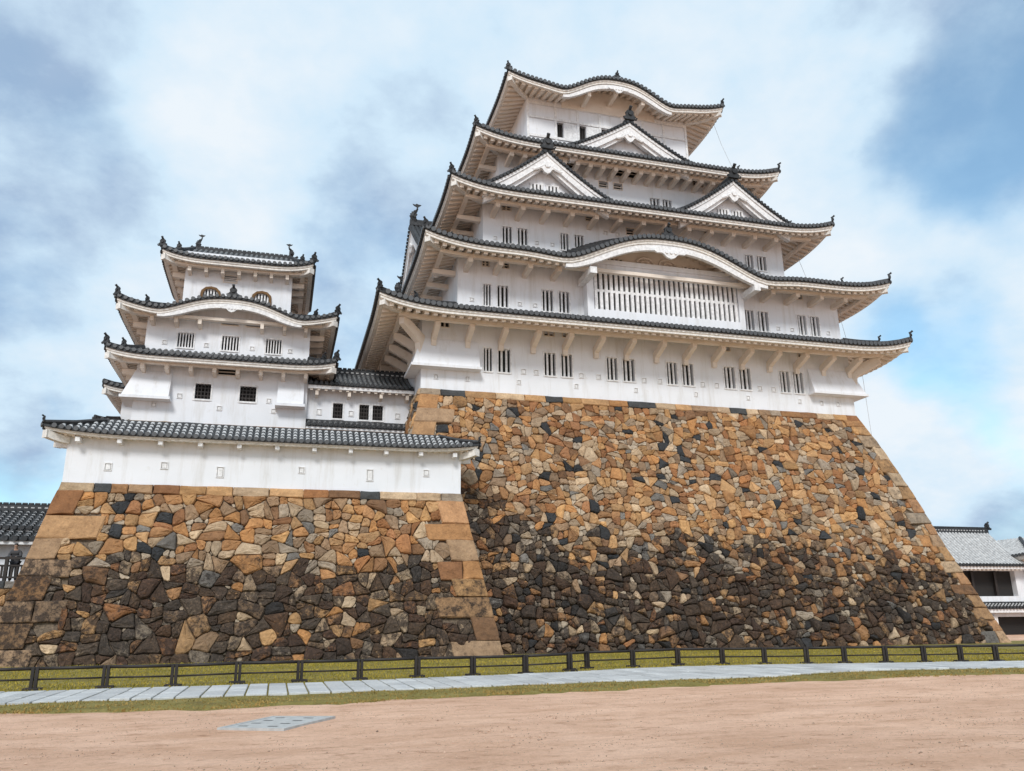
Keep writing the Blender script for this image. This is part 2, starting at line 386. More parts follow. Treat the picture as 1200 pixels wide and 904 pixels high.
# ------------------------------------------------------------------ stone walls
def clip(poly, nx_, ny_, c):
    out = []; n = len(poly)
    for i in range(n):
        ax, ay = poly[i]; bx, by = poly[(i + 1) % n]
        da = ax * nx_ + ay * ny_ - c; db = bx * nx_ + by * ny_ - c
        if da <= 0: out.append((ax, ay))
        if (da < 0 < db) or (db < 0 < da):
            t = da / (da - db); out.append((ax + (bx - ax) * t, ay + (by - ay) * t))
    return out
def parea(p):
    return .5 * sum(p[i][0] * p[(i + 1) % len(p)][1] - p[(i + 1) % len(p)][0] * p[i][1] for i in range(len(p)))
def cells(u0, u1, z0, z1, area, seed, gap):
    """rubble masonry: coarse random cells, each broken again and again along slanting joints, corners knocked off for pinning stones"""
    rr = random.Random(seed); sites = []; G = {}; cs = 3.0
    big = math.sqrt(area) * 1.35
    for _ in range(int((u1 - u0) * (z1 - z0) * 14 / (big * big)) + 40):
        r = big * rr.uniform(.7, 1.2); x, y = rr.uniform(u0, u1), rr.uniform(z0, z1); gx, gy = int(x // cs), int(y // cs)
        if all((x - sites[q][0]) ** 2 + (y - sites[q][1]) ** 2 > (r + sites[q][2]) ** 2 * .5 for i in (-1, 0, 1) for j in (-1, 0, 1) for q in G.get((gx + i, gy + j), ())):
            G.setdefault((gx, gy), []).append(len(sites)); sites.append((x, y, r))
    out = []
    def split(poly, depth):
        ar = abs(parea(poly))
        if ar < .006 or len(poly) < 3: return
        tgt = area * math.exp(rr.gauss(0, .42))
        if ar < tgt * 1.5 or depth > 7:
            if ar > area * .5 and rr.random() < .38:      # knock one corner off
                i = rr.randrange(len(poly)); p, a, c = poly[i], poly[i - 1], poly[(i + 1) % len(poly)]
                t1, t2 = rr.uniform(.22, .45), rr.uniform(.22, .45)
                ax, ay = p[0] + (a[0] - p[0]) * t1, p[1] + (a[1] - p[1]) * t1; bx, by = p[0] + (c[0] - p[0]) * t2, p[1] + (c[1] - p[1]) * t2
                nx_, ny_ = by - ay, ax - bx; L = math.hypot(nx_, ny_)
                if L > .05:
                    nx_, ny_ = nx_ / L, ny_ / L; cc = ax * nx_ + ay * ny_
                    if p[0] * nx_ + p[1] * ny_ < cc: nx_, ny_, cc = -nx_, -ny_, -cc
                    q = clip(poly, nx_, ny_, cc - gap); w = clip(poly, -nx_, -ny_, -cc - gap)
                    if len(q) > 2: out.append(q)
                    if len(w) > 2 and abs(parea(w)) > .008: out.append(w)
                    return
            out.append(poly); return
        n = len(poly); mx = sum(p[0] for p in poly) / n; my = sum(p[1] for p in poly) / n
        sxx = sum((p[0] - mx) ** 2 for p in poly); syy = sum((p[1] - my) ** 2 for p in poly); sxy = sum((p[0] - mx) * (p[1] - my) for p in poly)
        th = .5 * math.atan2(2 * sxy, sxx * .72 - syy); th = round(th / (math.pi / 2)) * math.pi / 2 * .75 + th * .25 + rr.gauss(0, .2)
        nx_, ny_ = math.cos(th), math.sin(th); ext = [p[0] * nx_ + p[1] * ny_ for p in poly]
        c = min(ext) + (max(ext) - min(ext)) * rr.uniform(.36, .64)
        for q in (clip(poly, nx_, ny_, c - gap), clip(poly, -nx_, -ny_, -c - gap)):
            if len(q) > 2: split(q, depth + 1)
    for i, (x, y, r) in enumerate(sites):
        m = 5 * big; poly = [(x - m, y - m), (x + m, y - m), (x + m, y + m), (x - m, y + m)]
        poly = clip(clip(clip(clip(poly, -1, 0, -u0), 1, 0, u1), 0, -1, -z0), 0, 1, z1)
        nb = sorted((q for q in range(len(sites)) if q != i and abs(sites[q][0] - x) < m), key=lambda q: (sites[q][0] - x) ** 2 + (sites[q][1] - y) ** 2)[:30]
        for q in nb:
            X, Y, r_ = sites[q]; dx, dy = X - x, Y - y; d = math.hypot(dx, dy)
            t = (d * d + r * r - r_ * r_) / (2 * d) - gap
            poly = clip(poly, dx / d, dy / d, x * dx / d + y * dy / d + t)
            if len(poly) < 3: break
        if len(poly) >= 3: split(poly, 0)
    return out

PAL = [((.45, .225, .085), 6), ((.52, .30, .13), 5), ((.38, .17, .065), 3), ((.47, .34, .22), 3.2), ((.34, .22, .13), 3),
       ((.36, .29, .22), 2), ((.57, .42, .27), 2.4), ((.22, .205, .19), .8), ((.27, .14, .065), 1.8)]
def pick(rr):
    t = rr.uniform(0, sum(w for _, w in PAL))
    for c, w in PAL:
        t -= w
        if t <= 0: break
    k = rr.uniform(.66, 1.16); g = rr.uniform(0, .14); m = sum(c) / 3
    return [(x * (1 - g) + m * g) * k for x in c]

def stone(mb, poly, P, rr, bulge, col, stain, rough=1.0, warp=True):
    # poly in (u, z); P(u, z, d) -> world, d outward
    if parea(poly) < 0: poly = poly[::-1]
    n = len(poly); q = []
    for i in range(n):
        a, b, c = poly[i - 1], poly[i], poly[(i + 1) % n]
        ch = rr.uniform(.035, .11); t1 = min(.26, ch / max(.05, math.hypot(a[0] - b[0], a[1] - b[1]))); t2 = min(.26, ch / max(.05, math.hypot(c[0] - b[0], c[1] - b[1])))
        q.append((b[0] + (a[0] - b[0]) * t1, b[1] + (a[1] - b[1]) * t1))
        q.append((b[0] + (c[0] - b[0]) * t2, b[1] + (c[1] - b[1]) * t2))
        e = math.hypot(c[0] - b[0], c[1] - b[1])
        if e > .3:
            j = rr.uniform(-.03, .03); m = rr.uniform(.4, .6)
            q.append((b[0] + (c[0] - b[0]) * m + j * (c[1] - b[1]) / e, b[1] + (c[1] - b[1]) * m - j * (c[0] - b[0]) / e))
    if warp:
        w_ = []
        for u, z in q:
            v = mnoise.noise_vector(Vector((u * 1.5, z * 1.5, 3.3))); w_.append((u + .11 * v.x, z + .11 * v.y))
        q = w_
    n = len(q); cx, cy = sum(p[0] for p in q) / n, sum(p[1] for p in q) / n
    size = math.sqrt(abs(parea(q)))
    h = bulge * min(1.2, size / .6) * rr.uniform(.5, 1.15); tu, tz = rr.uniform(-.16, .16) * rough, rr.uniform(-.18, .12) * rough
    off = rr.uniform(-.03, .05) * rough
    def dd(u, z, base, j): return base + off + tu * (u - cx) + tz * (z - cy) + rr.uniform(-j, j)
    rings = []
    rings.append([P(u, z, -.16) for u, z in q])
    rings.append([P(u, z, dd(u, z, 0, .012 * rough)) for u, z in q])
    for sc, hh, j in ((.90, .6, .02), (.55, .92, .04)):
        rings.append([P(*((lambda U, Z: (U, Z, dd(U, Z, h * hh, j * rough)))(cx + (u - cx) * sc * rr.uniform(.95, 1.05), cy + (z - cy) * sc * rr.uniform(.95, 1.05)))) for u, z in q])
    o = len(mb.v); vs = [p for r in rings for p in r]; vs.append(P(cx, cy, dd(cx, cy, h, .02)))
    fs = []
    for k in range(3):
        for i in range(n):
            fs.append((k * n + i, k * n + (i + 1) % n, (k + 1) * n + (i + 1) % n, (k + 1) * n + i))
    for i in range(n): fs.append((3 * n + i, 3 * n + (i + 1) % n, 4 * n))
    mb.add(vs, fs, 0, (*col, stain))

def block(mb, poly, P, rr, col, stain, proud=.12):
    # dressed stone: flat face, chamfered arris
    if parea(poly) < 0: poly = poly[::-1]
    n = len(poly); cx, cy = sum(p[0] for p in poly) / n, sum(p[1] for p in poly) / n
    def ins(d):
        return [(u + (cx - u) * d / max(.2, abs(u - cx)) if abs(u - cx) > .05 else u, z + (cy - z) * d / max(.15, abs(z - cy)) if abs(z - cy) > .05 else z) for u, z in poly]
    sub = lambda q: [p for i in range(n) for p in ((q[i]), ((q[i][0] * .5 + q[(i + 1) % n][0] * .5) + rr.uniform(-.03, .03), (q[i][1] * .5 + q[(i + 1) % n][1] * .5) + rr.uniform(-.03, .03)))]
    r0, r1, r2_ = sub(ins(.012)), sub(ins(.012)), sub(ins(.05))
    N = len(r0)
    rings = [[P(u, z, -.2) for u, z in r0], [P(u, z, proud - .04) for u, z in r1], [P(u, z, proud + rr.uniform(-.035, .03)) for u, z in r2_]]
    vs = [p for r in rings for p in r] + [P(cx, cy, proud + .02)]
    fs = [(k * N + i, k * N + (i + 1) % N, (k + 1) * N + (i + 1) % N, (k + 1) * N + i) for k in range(2) for i in range(N)]
    fs += [(2 * N + i, 2 * N + (i + 1) % N, 3 * N) for i in range(N)]
    mb.add(vs, fs, 0, (*col, stain))

def stone_face(mb, u0, u1, ztop, b, bl, br, P, classes, seed, stainf, bulgef, cornL=None, cornR=None, darkp=.03, zlow=-.1, cop=.4):
    rr = random.Random(seed)
    zt = ztop - cop
    L = lambda z: u0 + bl(z); Rr = lambda z: u1 - br(z)
    blocks = []
    for side, cf in ((0, cornL), (1, cornR)):
        if not cf: continue
        z = zlow; k = 0
        while z < zt - .05:
            h = rr.uniform(*cf['h']); 
            if zt - (z + h) < .45: h = zt - z
            ln = rr.uniform(*(cf['long'] if k % 2 == 0 else cf['short'])); z1 = z + h
            e = L if side == 0 else Rr; s = 1 if side == 0 else -1
            j = rr.uniform(-.05, .05)
            poly = [(e(z), z), (e(z) + s * ln, z + j), (e(z1) + s * (ln + j), z1 + j), (e(z1), z1)]
            blocks.append((side, z, z1, e(z) + s * ln)); zc = (z + z1) / 2
            k_ = rr.uniform(.68, 1.05); c = pick(rr) if rr.random() < .4 else [x * k_ for x in rr.choice([(.52, .29, .15), (.47, .255, .115), (.46, .31, .195), (.45, .27, .14), (.53, .35, .215)])]
            if ln > 1.6 and rr.random() < .35:
                mth = e(z) + s * ln * rr.uniform(.45, .6)
                zs = (z, z1)
                block(mb, [(e(z), z), (mth, z), (mth, z1), (e(z1), z1)], P, rr, c, cf['stain'](e(z), zc), .13)
                c2 = pick(rr)
                block(mb, [(mth, z), (e(z) + s * ln, z + j), (e(z1) + s * (ln + j), z1 + j), (mth, z1)], P, rr, c2, cf['stain'](e(z), zc), .11)
            else:
                block(mb, poly, P, rr, c, cf['stain'](e(z), zc), .13)
            z = z1; k += 1
    # coping course
    u = L(zt)
    while u < Rr(zt) - .05:
        ln = rr.uniform(.7, 1.9); 
        if Rr(zt) - (u + ln) < .6: ln = Rr(zt) - u
        h = rr.uniform(-.07, .03)
        ul0 = max(u, L(zt)); 
        c = pick(rr) if rr.random() > .07 else [.06, .065, .07]
        a0, a1 = u, u + ln
        block(mb, [(a0, zt - .04 + rr.uniform(-.04, .02)), (a1, zt - .04 + rr.uniform(-.04, .02)), (min(a1, Rr(ztop)), ztop), (max(a0, L(ztop)), ztop)], P, rr, c, stainf((a0 + a1) / 2, zt, rr) * .6, .11)
        u += ln
    for poly in cells(u0, u1, zlow, zt - .02, classes, seed + 1, .005):
        cz = sum(p[1] for p in poly) / len(poly); cu = sum(p[0] for p in poly) / len(poly)
        # clip by the sloping edges
        e = .4
        ml = (bl(cz + e) - bl(cz - e)) / (2 * e); mr_ = (br(cz + e) - br(cz - e)) / (2 * e)
        poly = clip(poly, -1, ml, -(L(cz) - ml * cz))
        if len(poly) < 3: continue
        poly = clip(poly, 1, mr_, Rr(cz) + mr_ * cz)
        if len(poly) < 3: continue
        skip = False
        for side, z0, z1, ui in blocks:
            if z0 <= cz < z1:
                if side == 0: poly = clip(poly, -1, 0, -(ui - .02))
                else: poly = clip(poly, 1, 0, ui + .02)
                if len(poly) < 3: skip = True; break
        if skip or abs(parea(poly)) < .008: continue
        ar = abs(parea(poly)); cu = sum(p[0] for p in poly) / len(poly)
        st = stainf(cu, cz, rr)
        if rr.random() < darkp and ar > .12:
            k = rr.uniform(.7, 1.2); c = [.035 * k, .038 * k, .043 * k]
        elif ar < .09:
            k = rr.uniform(.8, 1.1); c = [.48 * k, .40 * k, .31 * k]
        else: c = pick(rr)
        inb = any((u1 - br(cz) - cu < 3.2) if sd_ == 1 else (cu - u0 - bl(cz) < 3.2) for sd_, cf in ((0, cornL), (1, cornR)) if cf) or cz > zt - .6
        stone(mb, poly, P, rr, bulgef(cu, cz), c, st, 1.0 if ar > .09 else .5, not inb)

def sm(a, b, x):
    t = min(1, max(0, (x - a) / (b - a))); return t * t * (3 - 2 * t)
def face_front(yf, b):
    def P(u, z, d):
        s = (b(z + .2) - b(z - .2)) / .4; n = math.sqrt(1 + s * s)
        return (u, yf + b(z) - d / n, z + d * s / n)
    return P
def face_left(xf, b):
    def P(u, z, d):       # u runs from back (small) to front, kept so the outside looks right
        s = (b(z + .2) - b(z - .2)) / .4; n = math.sqrt(1 + s * s)
        return (xf + b(z) - d / n, -u, z + d * s / n)
    return P
def core(mb, x0, x1, y0, y1, ztop, b, kl=1.0, kr=1.0, inset=.10, zlow=-.3):
    rings = []
    for i in range(9):
        z = zlow + (ztop - .03 - zlow) * i / 8; bb = b(max(z, 0))
        rings.append([(x0 + kl * bb + inset, y0 + bb + inset, z), (x1 - kr * bb - inset, y0 + bb + inset, z), (x1 - kr * bb - inset, y1 - inset, z), (x0 + kl * bb + inset, y1 - inset, z)])
    mb.sweep(rings, 0)

# --- keep base
bm_tab = [(-1, -.33), (0, 0), (2.45, .82), (5.57, 1.82), (9.63, 2.98), (12.13, 3.81), (14.8, 4.79)]
bM = lambda z: interp(z, bm_tab)
def stain_main(u, z, rr):
    edge = 6.3 + 3.9 * sm(18, 6, u) - 1.2 * sm(30, 40, u) + .8 * fbm(u * .2, z * .2, 3) + 1.1 * fbm(u * .8, z * .8, 9)
    s = sm(edge + 2.2, edge - 2.6, z) * .68 + rr.uniform(-.30, .12)
    if rr.random() < .17: s -= .28
    s += .10 * fbm(u * .5, z * .5, 1)
    if rr.random() < .22: s = max(s, rr.uniform(.05, .34))
    return max(-.1, min(.66, s))
bulge_main = lambda u, z: .12 + .2 * sm(8, 2, z)
t = thing('stone_base', (23, 40.5, 0), 'tall battered rubble stone base carrying the big white keep, black stained lower down', 'stone base')
keep_base = t
m1 = MB(); core(m1, 4.43, 41.98, 40.5, 72, 14.8, bM, .6, 1.0); m1.build('core', ['stone_core'], t)
m1 = MB()
stone_face(m1, 4.43, 41.98, 14.78, bM, lambda z: .6 * bM(z), bM, face_front(40.5, bM),
           .185, 21, stain_main, bulge_main,
           cornL=dict(h=(.75, 1.1), long=(1.8, 2.4), short=(.9, 1.3), stain=lambda u, z: .05),
           cornR=dict(h=(.6, .95), long=(1.2, 1.9), short=(.6, 1.0), stain=lambda u, z: .30 if z < 1.0 else .26 + .12 * fbm(z, 2.2)), darkp=.055)
m1.build('stones', ['stone'], t, attr='stone_color')
m1 = MB()
for nm, P in (('left', face_left(4.43, lambda z: .6 * bM(z))),):
    stone_face(m1, -72, -40.5, 14.78, bM, lambda z: 0, bM, P, .36, 31, stain_main, bulge_main, darkp=.03)
m1.build('west_stones', ['stone'], t, attr='stone_color')

# --- front base
bF = lambda z: .2195 * z
def stain_front(u, z, rr):
    edge = 4.35 + .7 * fbm(u * .22, 2.0) + .7 * fbm(u * .8, z * .8, 9)
    s = sm(edge + .7, edge - .9, z) * .68 + rr.uniform(-.27, .12)
    if rr.random() < .14: s -= .36
    return max(-.15, min(.6, s))
t = thing('stone_base', (0, 38.8, 0), 'lower stone base in front, topped by a long white plaster wall', 'stone base')
m1 = MB(); core(m1, -11.46, 10.46, 38.8, 60, 7.93, bF); m1.build('core', ['stone_core'], t)
m1 = MB()
stone_face(m1, -11.46, 10.46, 7.9, bF, bF, bF, face_front(38.8, bF),
           .27, 41, stain_front, lambda u, z: .13,
           cornL=dict(h=(.75, 1.05), long=(1.7, 2.6), short=(1.0, 1.5), stain=lambda u, z: .46 if z < 4.2 else .0),
           cornR=dict(h=(.8, 1.25), long=(2.0, 2.8), short=(1.1, 1.6), stain=lambda u, z: (.40 if 1.6 < z else .24) if z < 3.9 else -.02), darkp=.03)
m1.build('stones', ['stone'], t, attr='stone_color')

# ------------------------------------------------------------------ walls with openings
def wall(name, parent, x0, x1, y0, y1, z0, z1, holes, depth=.28, mats=('plaster', 'dark_opening')):
    mb = MB()
    X = sorted(set([x0, x1] + [h[0] for h in holes] + [h[1] for h in holes])); Z = sorted(set([z0, z1] + [h[2] for h in holes] + [h[3] for h in holes]))
    for i in range(len(X) - 1):
        for j in range(len(Z) - 1):
            cx, cz = (X[i] + X[i + 1]) / 2, (Z[j] + Z[j + 1]) / 2
            if any(h[0] < cx < h[1] and h[2] < cz < h[3] for h in holes): continue
            mb.add([(X[i], y0, Z[j]), (X[i + 1], y0, Z[j]), (X[i + 1], y0, Z[j + 1]), (X[i], y0, Z[j + 1])], [(0, 1, 2, 3)], 0)
    mb.add([(x0, y1, z0), (x0, y0, z0), (x0, y0, z1), (x0, y1, z1)], [(0, 1, 2, 3)])
    mb.add([(x1, y0, z0), (x1, y1, z0), (x1, y1, z1), (x1, y0, z1)], [(0, 1, 2, 3)])
    mb.add([(x1, y1, z0), (x0, y1, z0), (x0, y1, z1), (x1, y1, z1)], [(0, 1, 2, 3)])
    mb.add([(x0, y0, z1), (x1, y0, z1), (x1, y1, z1), (x0, y1, z1)], [(0, 1, 2, 3)])
    for a, b, c, d in holes:
        yb = y0 + depth
        mb.add([(a, y0, c), (a, yb, c), (a, yb, d), (a, y0, d)], [(3, 2, 1, 0)])
        mb.add([(b, y0, c), (b, yb, c), (b, yb, d), (b, y0, d)], [(0, 1, 2, 3)])
        mb.add([(a, y0, c), (b, y0, c), (b, yb, c), (a, yb, c)], [(0, 1, 2, 3)])
        mb.add([(a, y0, d), (b, y0, d), (b, yb, d), (a, yb, d)], [(3, 2, 1, 0)])
        mb.add([(a, yb, c), (b, yb, c), (b, yb, d), (a, yb, d)], [(0, 1, 2, 3)], 1)
    return mb.build(name, list(mats), parent)
def window(parent, a, b, c, d, y, bars=2, cross=0, frame=.09, inset=.06, bw=None, barmat='white_trim', framemat='white_trim', name='window', grid=False):
    mb = MB(); f = frame; p0, p1 = y - .035, y - .002
    mb.box(a - f, a - .002, p0, p1, c - f, d + f); mb.box(b + .002, b + f, p0, p1, c - f, d + f)
    mb.box(a - .001, b + .001, p0, p1, d + .002, d + f); mb.box(a - .001, b + .001, p0 - .03, p1, c - f, c - .002)
    w = mb.build(name, [framemat], parent)
    if bars or cross:
        mb = MB(); n = 2 * bars + 1; sw = (b - a) / n
        if bw is None: bw = sw * .8
        for i in range(bars):
            xc = a + sw * (2 * i + 1.5); mb.box(xc - bw / 2, xc + bw / 2, y + inset, y + inset + .1, c + .002, d - .002)
        for i in range(cross):
            zc = c + (d - c) * (i + 1) / (cross + 1); mb.box(a + .002, b - .002, y + inset + .02, y + inset + .06, zc - .03, zc + .03)
        mb.build('lattice', [barmat], w)
    return w
def loophole(parent, x, z, y, w=.26, h=.28):
    mb = MB()
    mb.box(x - w / 2 - .04, x + w / 2 + .04, y - .045, y - .003, z - h / 2 - .03, z - h / 2); mb.box(x - w / 2 - .04, x + w / 2 + .04, y - .05, y - .003, z + h / 2, z + h / 2 + .045)
    mb.box(x - w / 2 - .04, x - w / 2, y - .045, y - .003, z - h / 2 + .001, z + h / 2 - .001); mb.box(x + w / 2, x + w / 2 + .04, y - .045, y - .003, z - h / 2 + .001, z + h / 2 - .001)
    mb.box(x - w / 2 + .03, x + w / 2 - .03, y - .02, y - .003, z - h / 2 + .03, z + h / 2 - .03, 0)
    mb.box(x - w / 2 + .001, x + w / 2 - .001, y - .008, y - .004, z - h / 2 + .001, z + h / 2 - .001, 1)
    return mb.build('loophole', ['white_trim', 'shadow_line'], parent)

# ------------------------------------------------------------------ hipped eave roofs
class Skirt:
    def __init__(s, E, I, ze, zi, rise, L=5.5, kara=None, lip=.16, curve=.25):
        s.E, s.I, s.ze, s.zi, s.rise, s.L, s.kara, s.lip, s.curve = E, I, ze, zi, rise, L, kara, lip, curve
    def side(s, k, I=None):
        x0, x1, y0, y1 = s.E; i0, i1, j0, j1 = I or s.I
        if k == 0: return x0, x1, j0 - y0, (i0 - x0), (x1 - i1)
        if k == 1: return y0, y1, x1 - i1, (j0 - y0), (y1 - j1)
        if k == 2: return x0, x1, y1 - j1, (i0 - x0), (x1 - i1)
        return y0, y1, i0 - x0, (j0 - y0), (y1 - j1)
    def xy(s, k, u, w):
        x0, x1, y0, y1 = s.E
        return ((u, y0 + w), (x1 - w, u), (u, y1 - w), (x0 + w, u))[k]
    def wmax(s, k, u, I=None):
        a, b, D, da, db = s.side(k, I)
        return min(D, (u - a) * D / max(da, 1e-4), (b - u) * D / max(db, 1e-4))
    def rng(s, k, w, I=None):
        a, b, D, da, db = s.side(k, I); return a + da * w / D, b - db * w / D
    def karaz(s, k, u):
        if k != 0 or not s.kara: return 0.0
        uc, hw, h = s.kara; q = abs(u - uc) / hw
        v = -.10 * h * math.exp(-((q - 1.0) / .22) ** 2)
        return v + (h * .5 * (1 + math.cos(math.pi * q ** 1.3)) if q < 1 else 0)
    def lift(s, k, u):
        a, b = s.side(k)[:2]; d = max(0, min(u - a, b - u)); return s.rise * max(0, 1 - d / s.L) ** 3
    def edge(s, k, u): return s.ze + s.lift(k, u) + s.karaz(k, u)
    def top(s, k, u, w):
        D = s.side(k)[2]; t = max(0, w) / D; c = s.curve
        return s.ze + s.lip + (s.zi - s.ze - s.lip) * ((1 - c) * t + c * t * t) + s.lift(k, u) * max(0, 1 - t) + s.karaz(k, u) * (1 if w < D * .97 else .9)
    def us(s, k, w, n, I=None, e=0):
        lo, hi = s.rng(k, w, I); return [lo + (hi - lo) * (.5 - .5 * math.cos(math.pi * i / n)) * 1.0 if n < 14 else lo + (hi - lo) * ((i / n) * .6 + .4 * (.5 - .5 * math.cos(math.pi * i / n))) for i in range(n + 1)]

def skirt_roof(parent, name, sk, Wl, tm=('roof_tile', 'tile_joint', 'tile_end'), jw=(.24, .30), spacing=.32, tr=.135, joints=False, slope=.34, fas=.27, raf_sp=.5, raf_w=.25, raf_h=.25, purlin=None,
               sides=(0, 1, 3), ridge=True, ornaments=True, nw=5, hip2=.45, kara_board=0.0):
    """upper sheet and tile rows in one mesh; eave board, soffit with rafters, hip ridges and ornaments as its sub-parts"""
    mb = MB()
    for k in range(4):
        D = sk.side(k)[2]; n = 48
        rows = []
        for j in range(7):
            w = D * j / 6 if j else -.06
            rows.append([(*sk.xy(k, u, w), sk.top(k, u, w)) for u in sk.us(k, max(w, 0), n)])
        low = [(*sk.xy(k, u, -.06), sk.edge(k, u) + .004) for u in sk.us(k, 0, n)]
        low2 = [(*sk.xy(k, u, .1), sk.edge(k, u) + .004) for u in sk.us(k, .1, n, Wl)]
        rows = [low2, low] + rows
        mb.sweep(rows if k in (0, 1) else [r[::-1] for r in rows], 0, closed=False, caps=False)
    for k in sides:
        a, b, D, da, db = sk.side(k); nrow = int((b - a) / spacing); sp = (b - a) / nrow
        for i in range(nrow):
            u = a + (i + .5) * sp; wm = sk.wmax(k, u) - .03
            if wm < .12: continue
            if joints:
                ws = []; mm = []; w = -.1
                while w < wm:
                    ws += [w, min(w + jw[0], wm)]; w += jw[1]
            else: ws = [-.1] + [wm * q / (nw - 1) for q in range(1, nw)]
            ss = sk.xy(k, u, 0); s2 = sk.xy(k, u + 1, 0); lx, ly = s2[0] - ss[0], s2[1] - ss[1]
            rings = []
            for w in ws:
                px, py = sk.xy(k, u, w); z = sk.top(k, u, max(w, 0)) + .015
                du = .03; gz_ = (sk.top(k, u + du, max(w, 0)) - sk.top(k, u - du, max(w, 0))) / (2 * du)
                rings.append([(px + lx * tr * c, py + ly * tr * c, z + gz_ * tr * c + tr * s_) for c, s_ in ((-1, 0), (-.75, .7), (0, 1), (.75, .7), (1, 0))])
            if joints:
                for q in range(len(rings) - 1): mb.sweep([rings[q], rings[q + 1]], q % 2, closed=False, caps=False)
            else: mb.sweep(rings, 0, closed=False, caps=False)
            # round eave-end tile
            px, py = sk.xy(k, u, -.15); p2 = sk.xy(k, u, -.04); z = sk.top(k, u, 0) + .01; rd = tr * 1.12
            o = [(math.cos(q * math.pi / 4 + .39) * rd, math.sin(q * math.pi / 4 + .39) * rd) for q in range(8)]
            mb.sweep([[(px + lx * c * .7, py + ly * c * .7, z + s_ * .7) for c, s_ in o], [(px + lx * c, py + ly * c, z + s_) for c, s_ in o], [(p2[0] + lx * c, p2[1] + ly * c, z + s_) for c, s_ in o]], 2)
    roof = mb.build(name, list(tm), parent)
    # eave board
    mb = MB()
    for k in range(4):
        n = 60
        def ln(w, dz): return [(*sk.xy(k, u, w), sk.edge(k, u) + dz) for u in sk.us(k, w, n, Wl)]
        prof = [ln(.03, -.002), ln(.03, -fas * .45), ln(.09, -fas * .47), ln(.09, -fas), ln(.30, -fas), ln(.30, -.002)]
        rings = [[prof[q][i] for q in range(6)] for i in range(n + 1)]
        mb.sweep(rings, 0)
    mb.build('eave_board', ['eave_trim'], roof)
    # soffit and rafters
    mb = MB()
    def sof(k, u, w):
        Ds = sk.side(k, Wl)[2]; return sk.ze - fas + .02 + slope * w + sk.lift(k, u) * max(0, 1 - w / Ds) + sk.karaz(k, u)
    for k in range(4):
        Ds = sk.side(k, Wl)[2]; n = 48
        rows = [[(*sk.xy(k, u, w), sof(k, u, w)) for u in sk.us(k, w, n, Wl)] for w in (.2, Ds * .35, Ds * .7, Ds + .05)]
        mb.sweep(rows, 0, closed=False, caps=False)
    for k in sides:
        a, b = sk.side(k, Wl)[:2]; nr = int((b - a) / raf_sp); sp = (b - a) / nr
        for i in range(nr):
            u = a + (i + .5) * sp; wm = sk.wmax(k, u, Wl)
            if wm < .45: continue
            ss = sk.xy(k, u, 0); s2 = sk.xy(k, u + 1, 0); lx, ly = s2[0] - ss[0], s2[1] - ss[1]; h = raf_w / 2
            rings = []
            for w in (.31, max(.4, wm * .35), max(.42, wm * .7), wm):
                px, py = sk.xy(k, u, w); z = sof(k, u, w) - .002
                rings.append([(px - lx * h, py - ly * h, z), (px - lx * h, py - ly * h, z - raf_h), (px + lx * h, py + ly * h, z - raf_h), (px + lx * h, py + ly * h, z)])
            mb.sweep(rings, 0)
    mb.build('rafters', ['eave_plaster'], roof)
    # purlin ring
    if purlin:
        wp, ph = purlin; mb = MB()
        for k in range(4):
            n = 40; 
            def ring(w, dz): return [(*sk.xy(k, u, w), sof(k, u, wp) - raf_h + dz - sk.karaz(k, u)) for u in sk.us(k, w, n, Wl)]
            prof = [ring(wp - .14, -.004), ring(wp - .14, -ph), ring(wp + .14, -ph), ring(wp + .14, -.004)]
            rr_ = [[prof[q][i] for q in range(4)] for i in range(n + 1)]
            mb.sweep(rr_, 0)
        mb.build('purlin', ['eave_plaster'], roof)
    # diagonal hip rafters under the corners
    x0, x1, y0, y1 = sk.E; a0, a1, b0, b1 = Wl
    corners = [((x0, y0), (a0, b0)), ((x1, y0), (a1, b0)), ((x1, y1), (a1, b1)), ((x0, y1), (a0, b1))]
    for ci, (e, w) in enumerate(corners):
        mb = MB(); ev, wv = Vector((*e, 0)), Vector((*w, 0)); d = (wv - ev).normalized(); sd = Vector((-d.y, d.x, 0)); Lh = (wv - ev).length
        rings = []
        k = 0 if ci < 2 else 2
        for q in (.07, .14, .3, .55, 1.0):
            p = ev + d * (Lh * q); zz_ = sk.ze - fas + .02 + slope * (Lh * q / 1.414) + sk.rise * max(0, 1 - (Lh * q / 1.414) / sk.L) ** 3 * (1 - q)
            hw_ = .15 if q > .1 else .19; t0, t1 = zz_ - .03, zz_ - .36
            if q < .1: t1 -= .03
            rings.append([tuple(p - sd * hw_ + Vector((0, 0, t0))), tuple(p - sd * hw_ + Vector((0, 0, t1))), tuple(p + sd * hw_ + Vector((0, 0, t1))), tuple(p + sd * hw_ + Vector((0, 0, t0)))])
        mb.sweep(rings, 0); mb.build('hip_rafter', ['eave_trim'], roof)
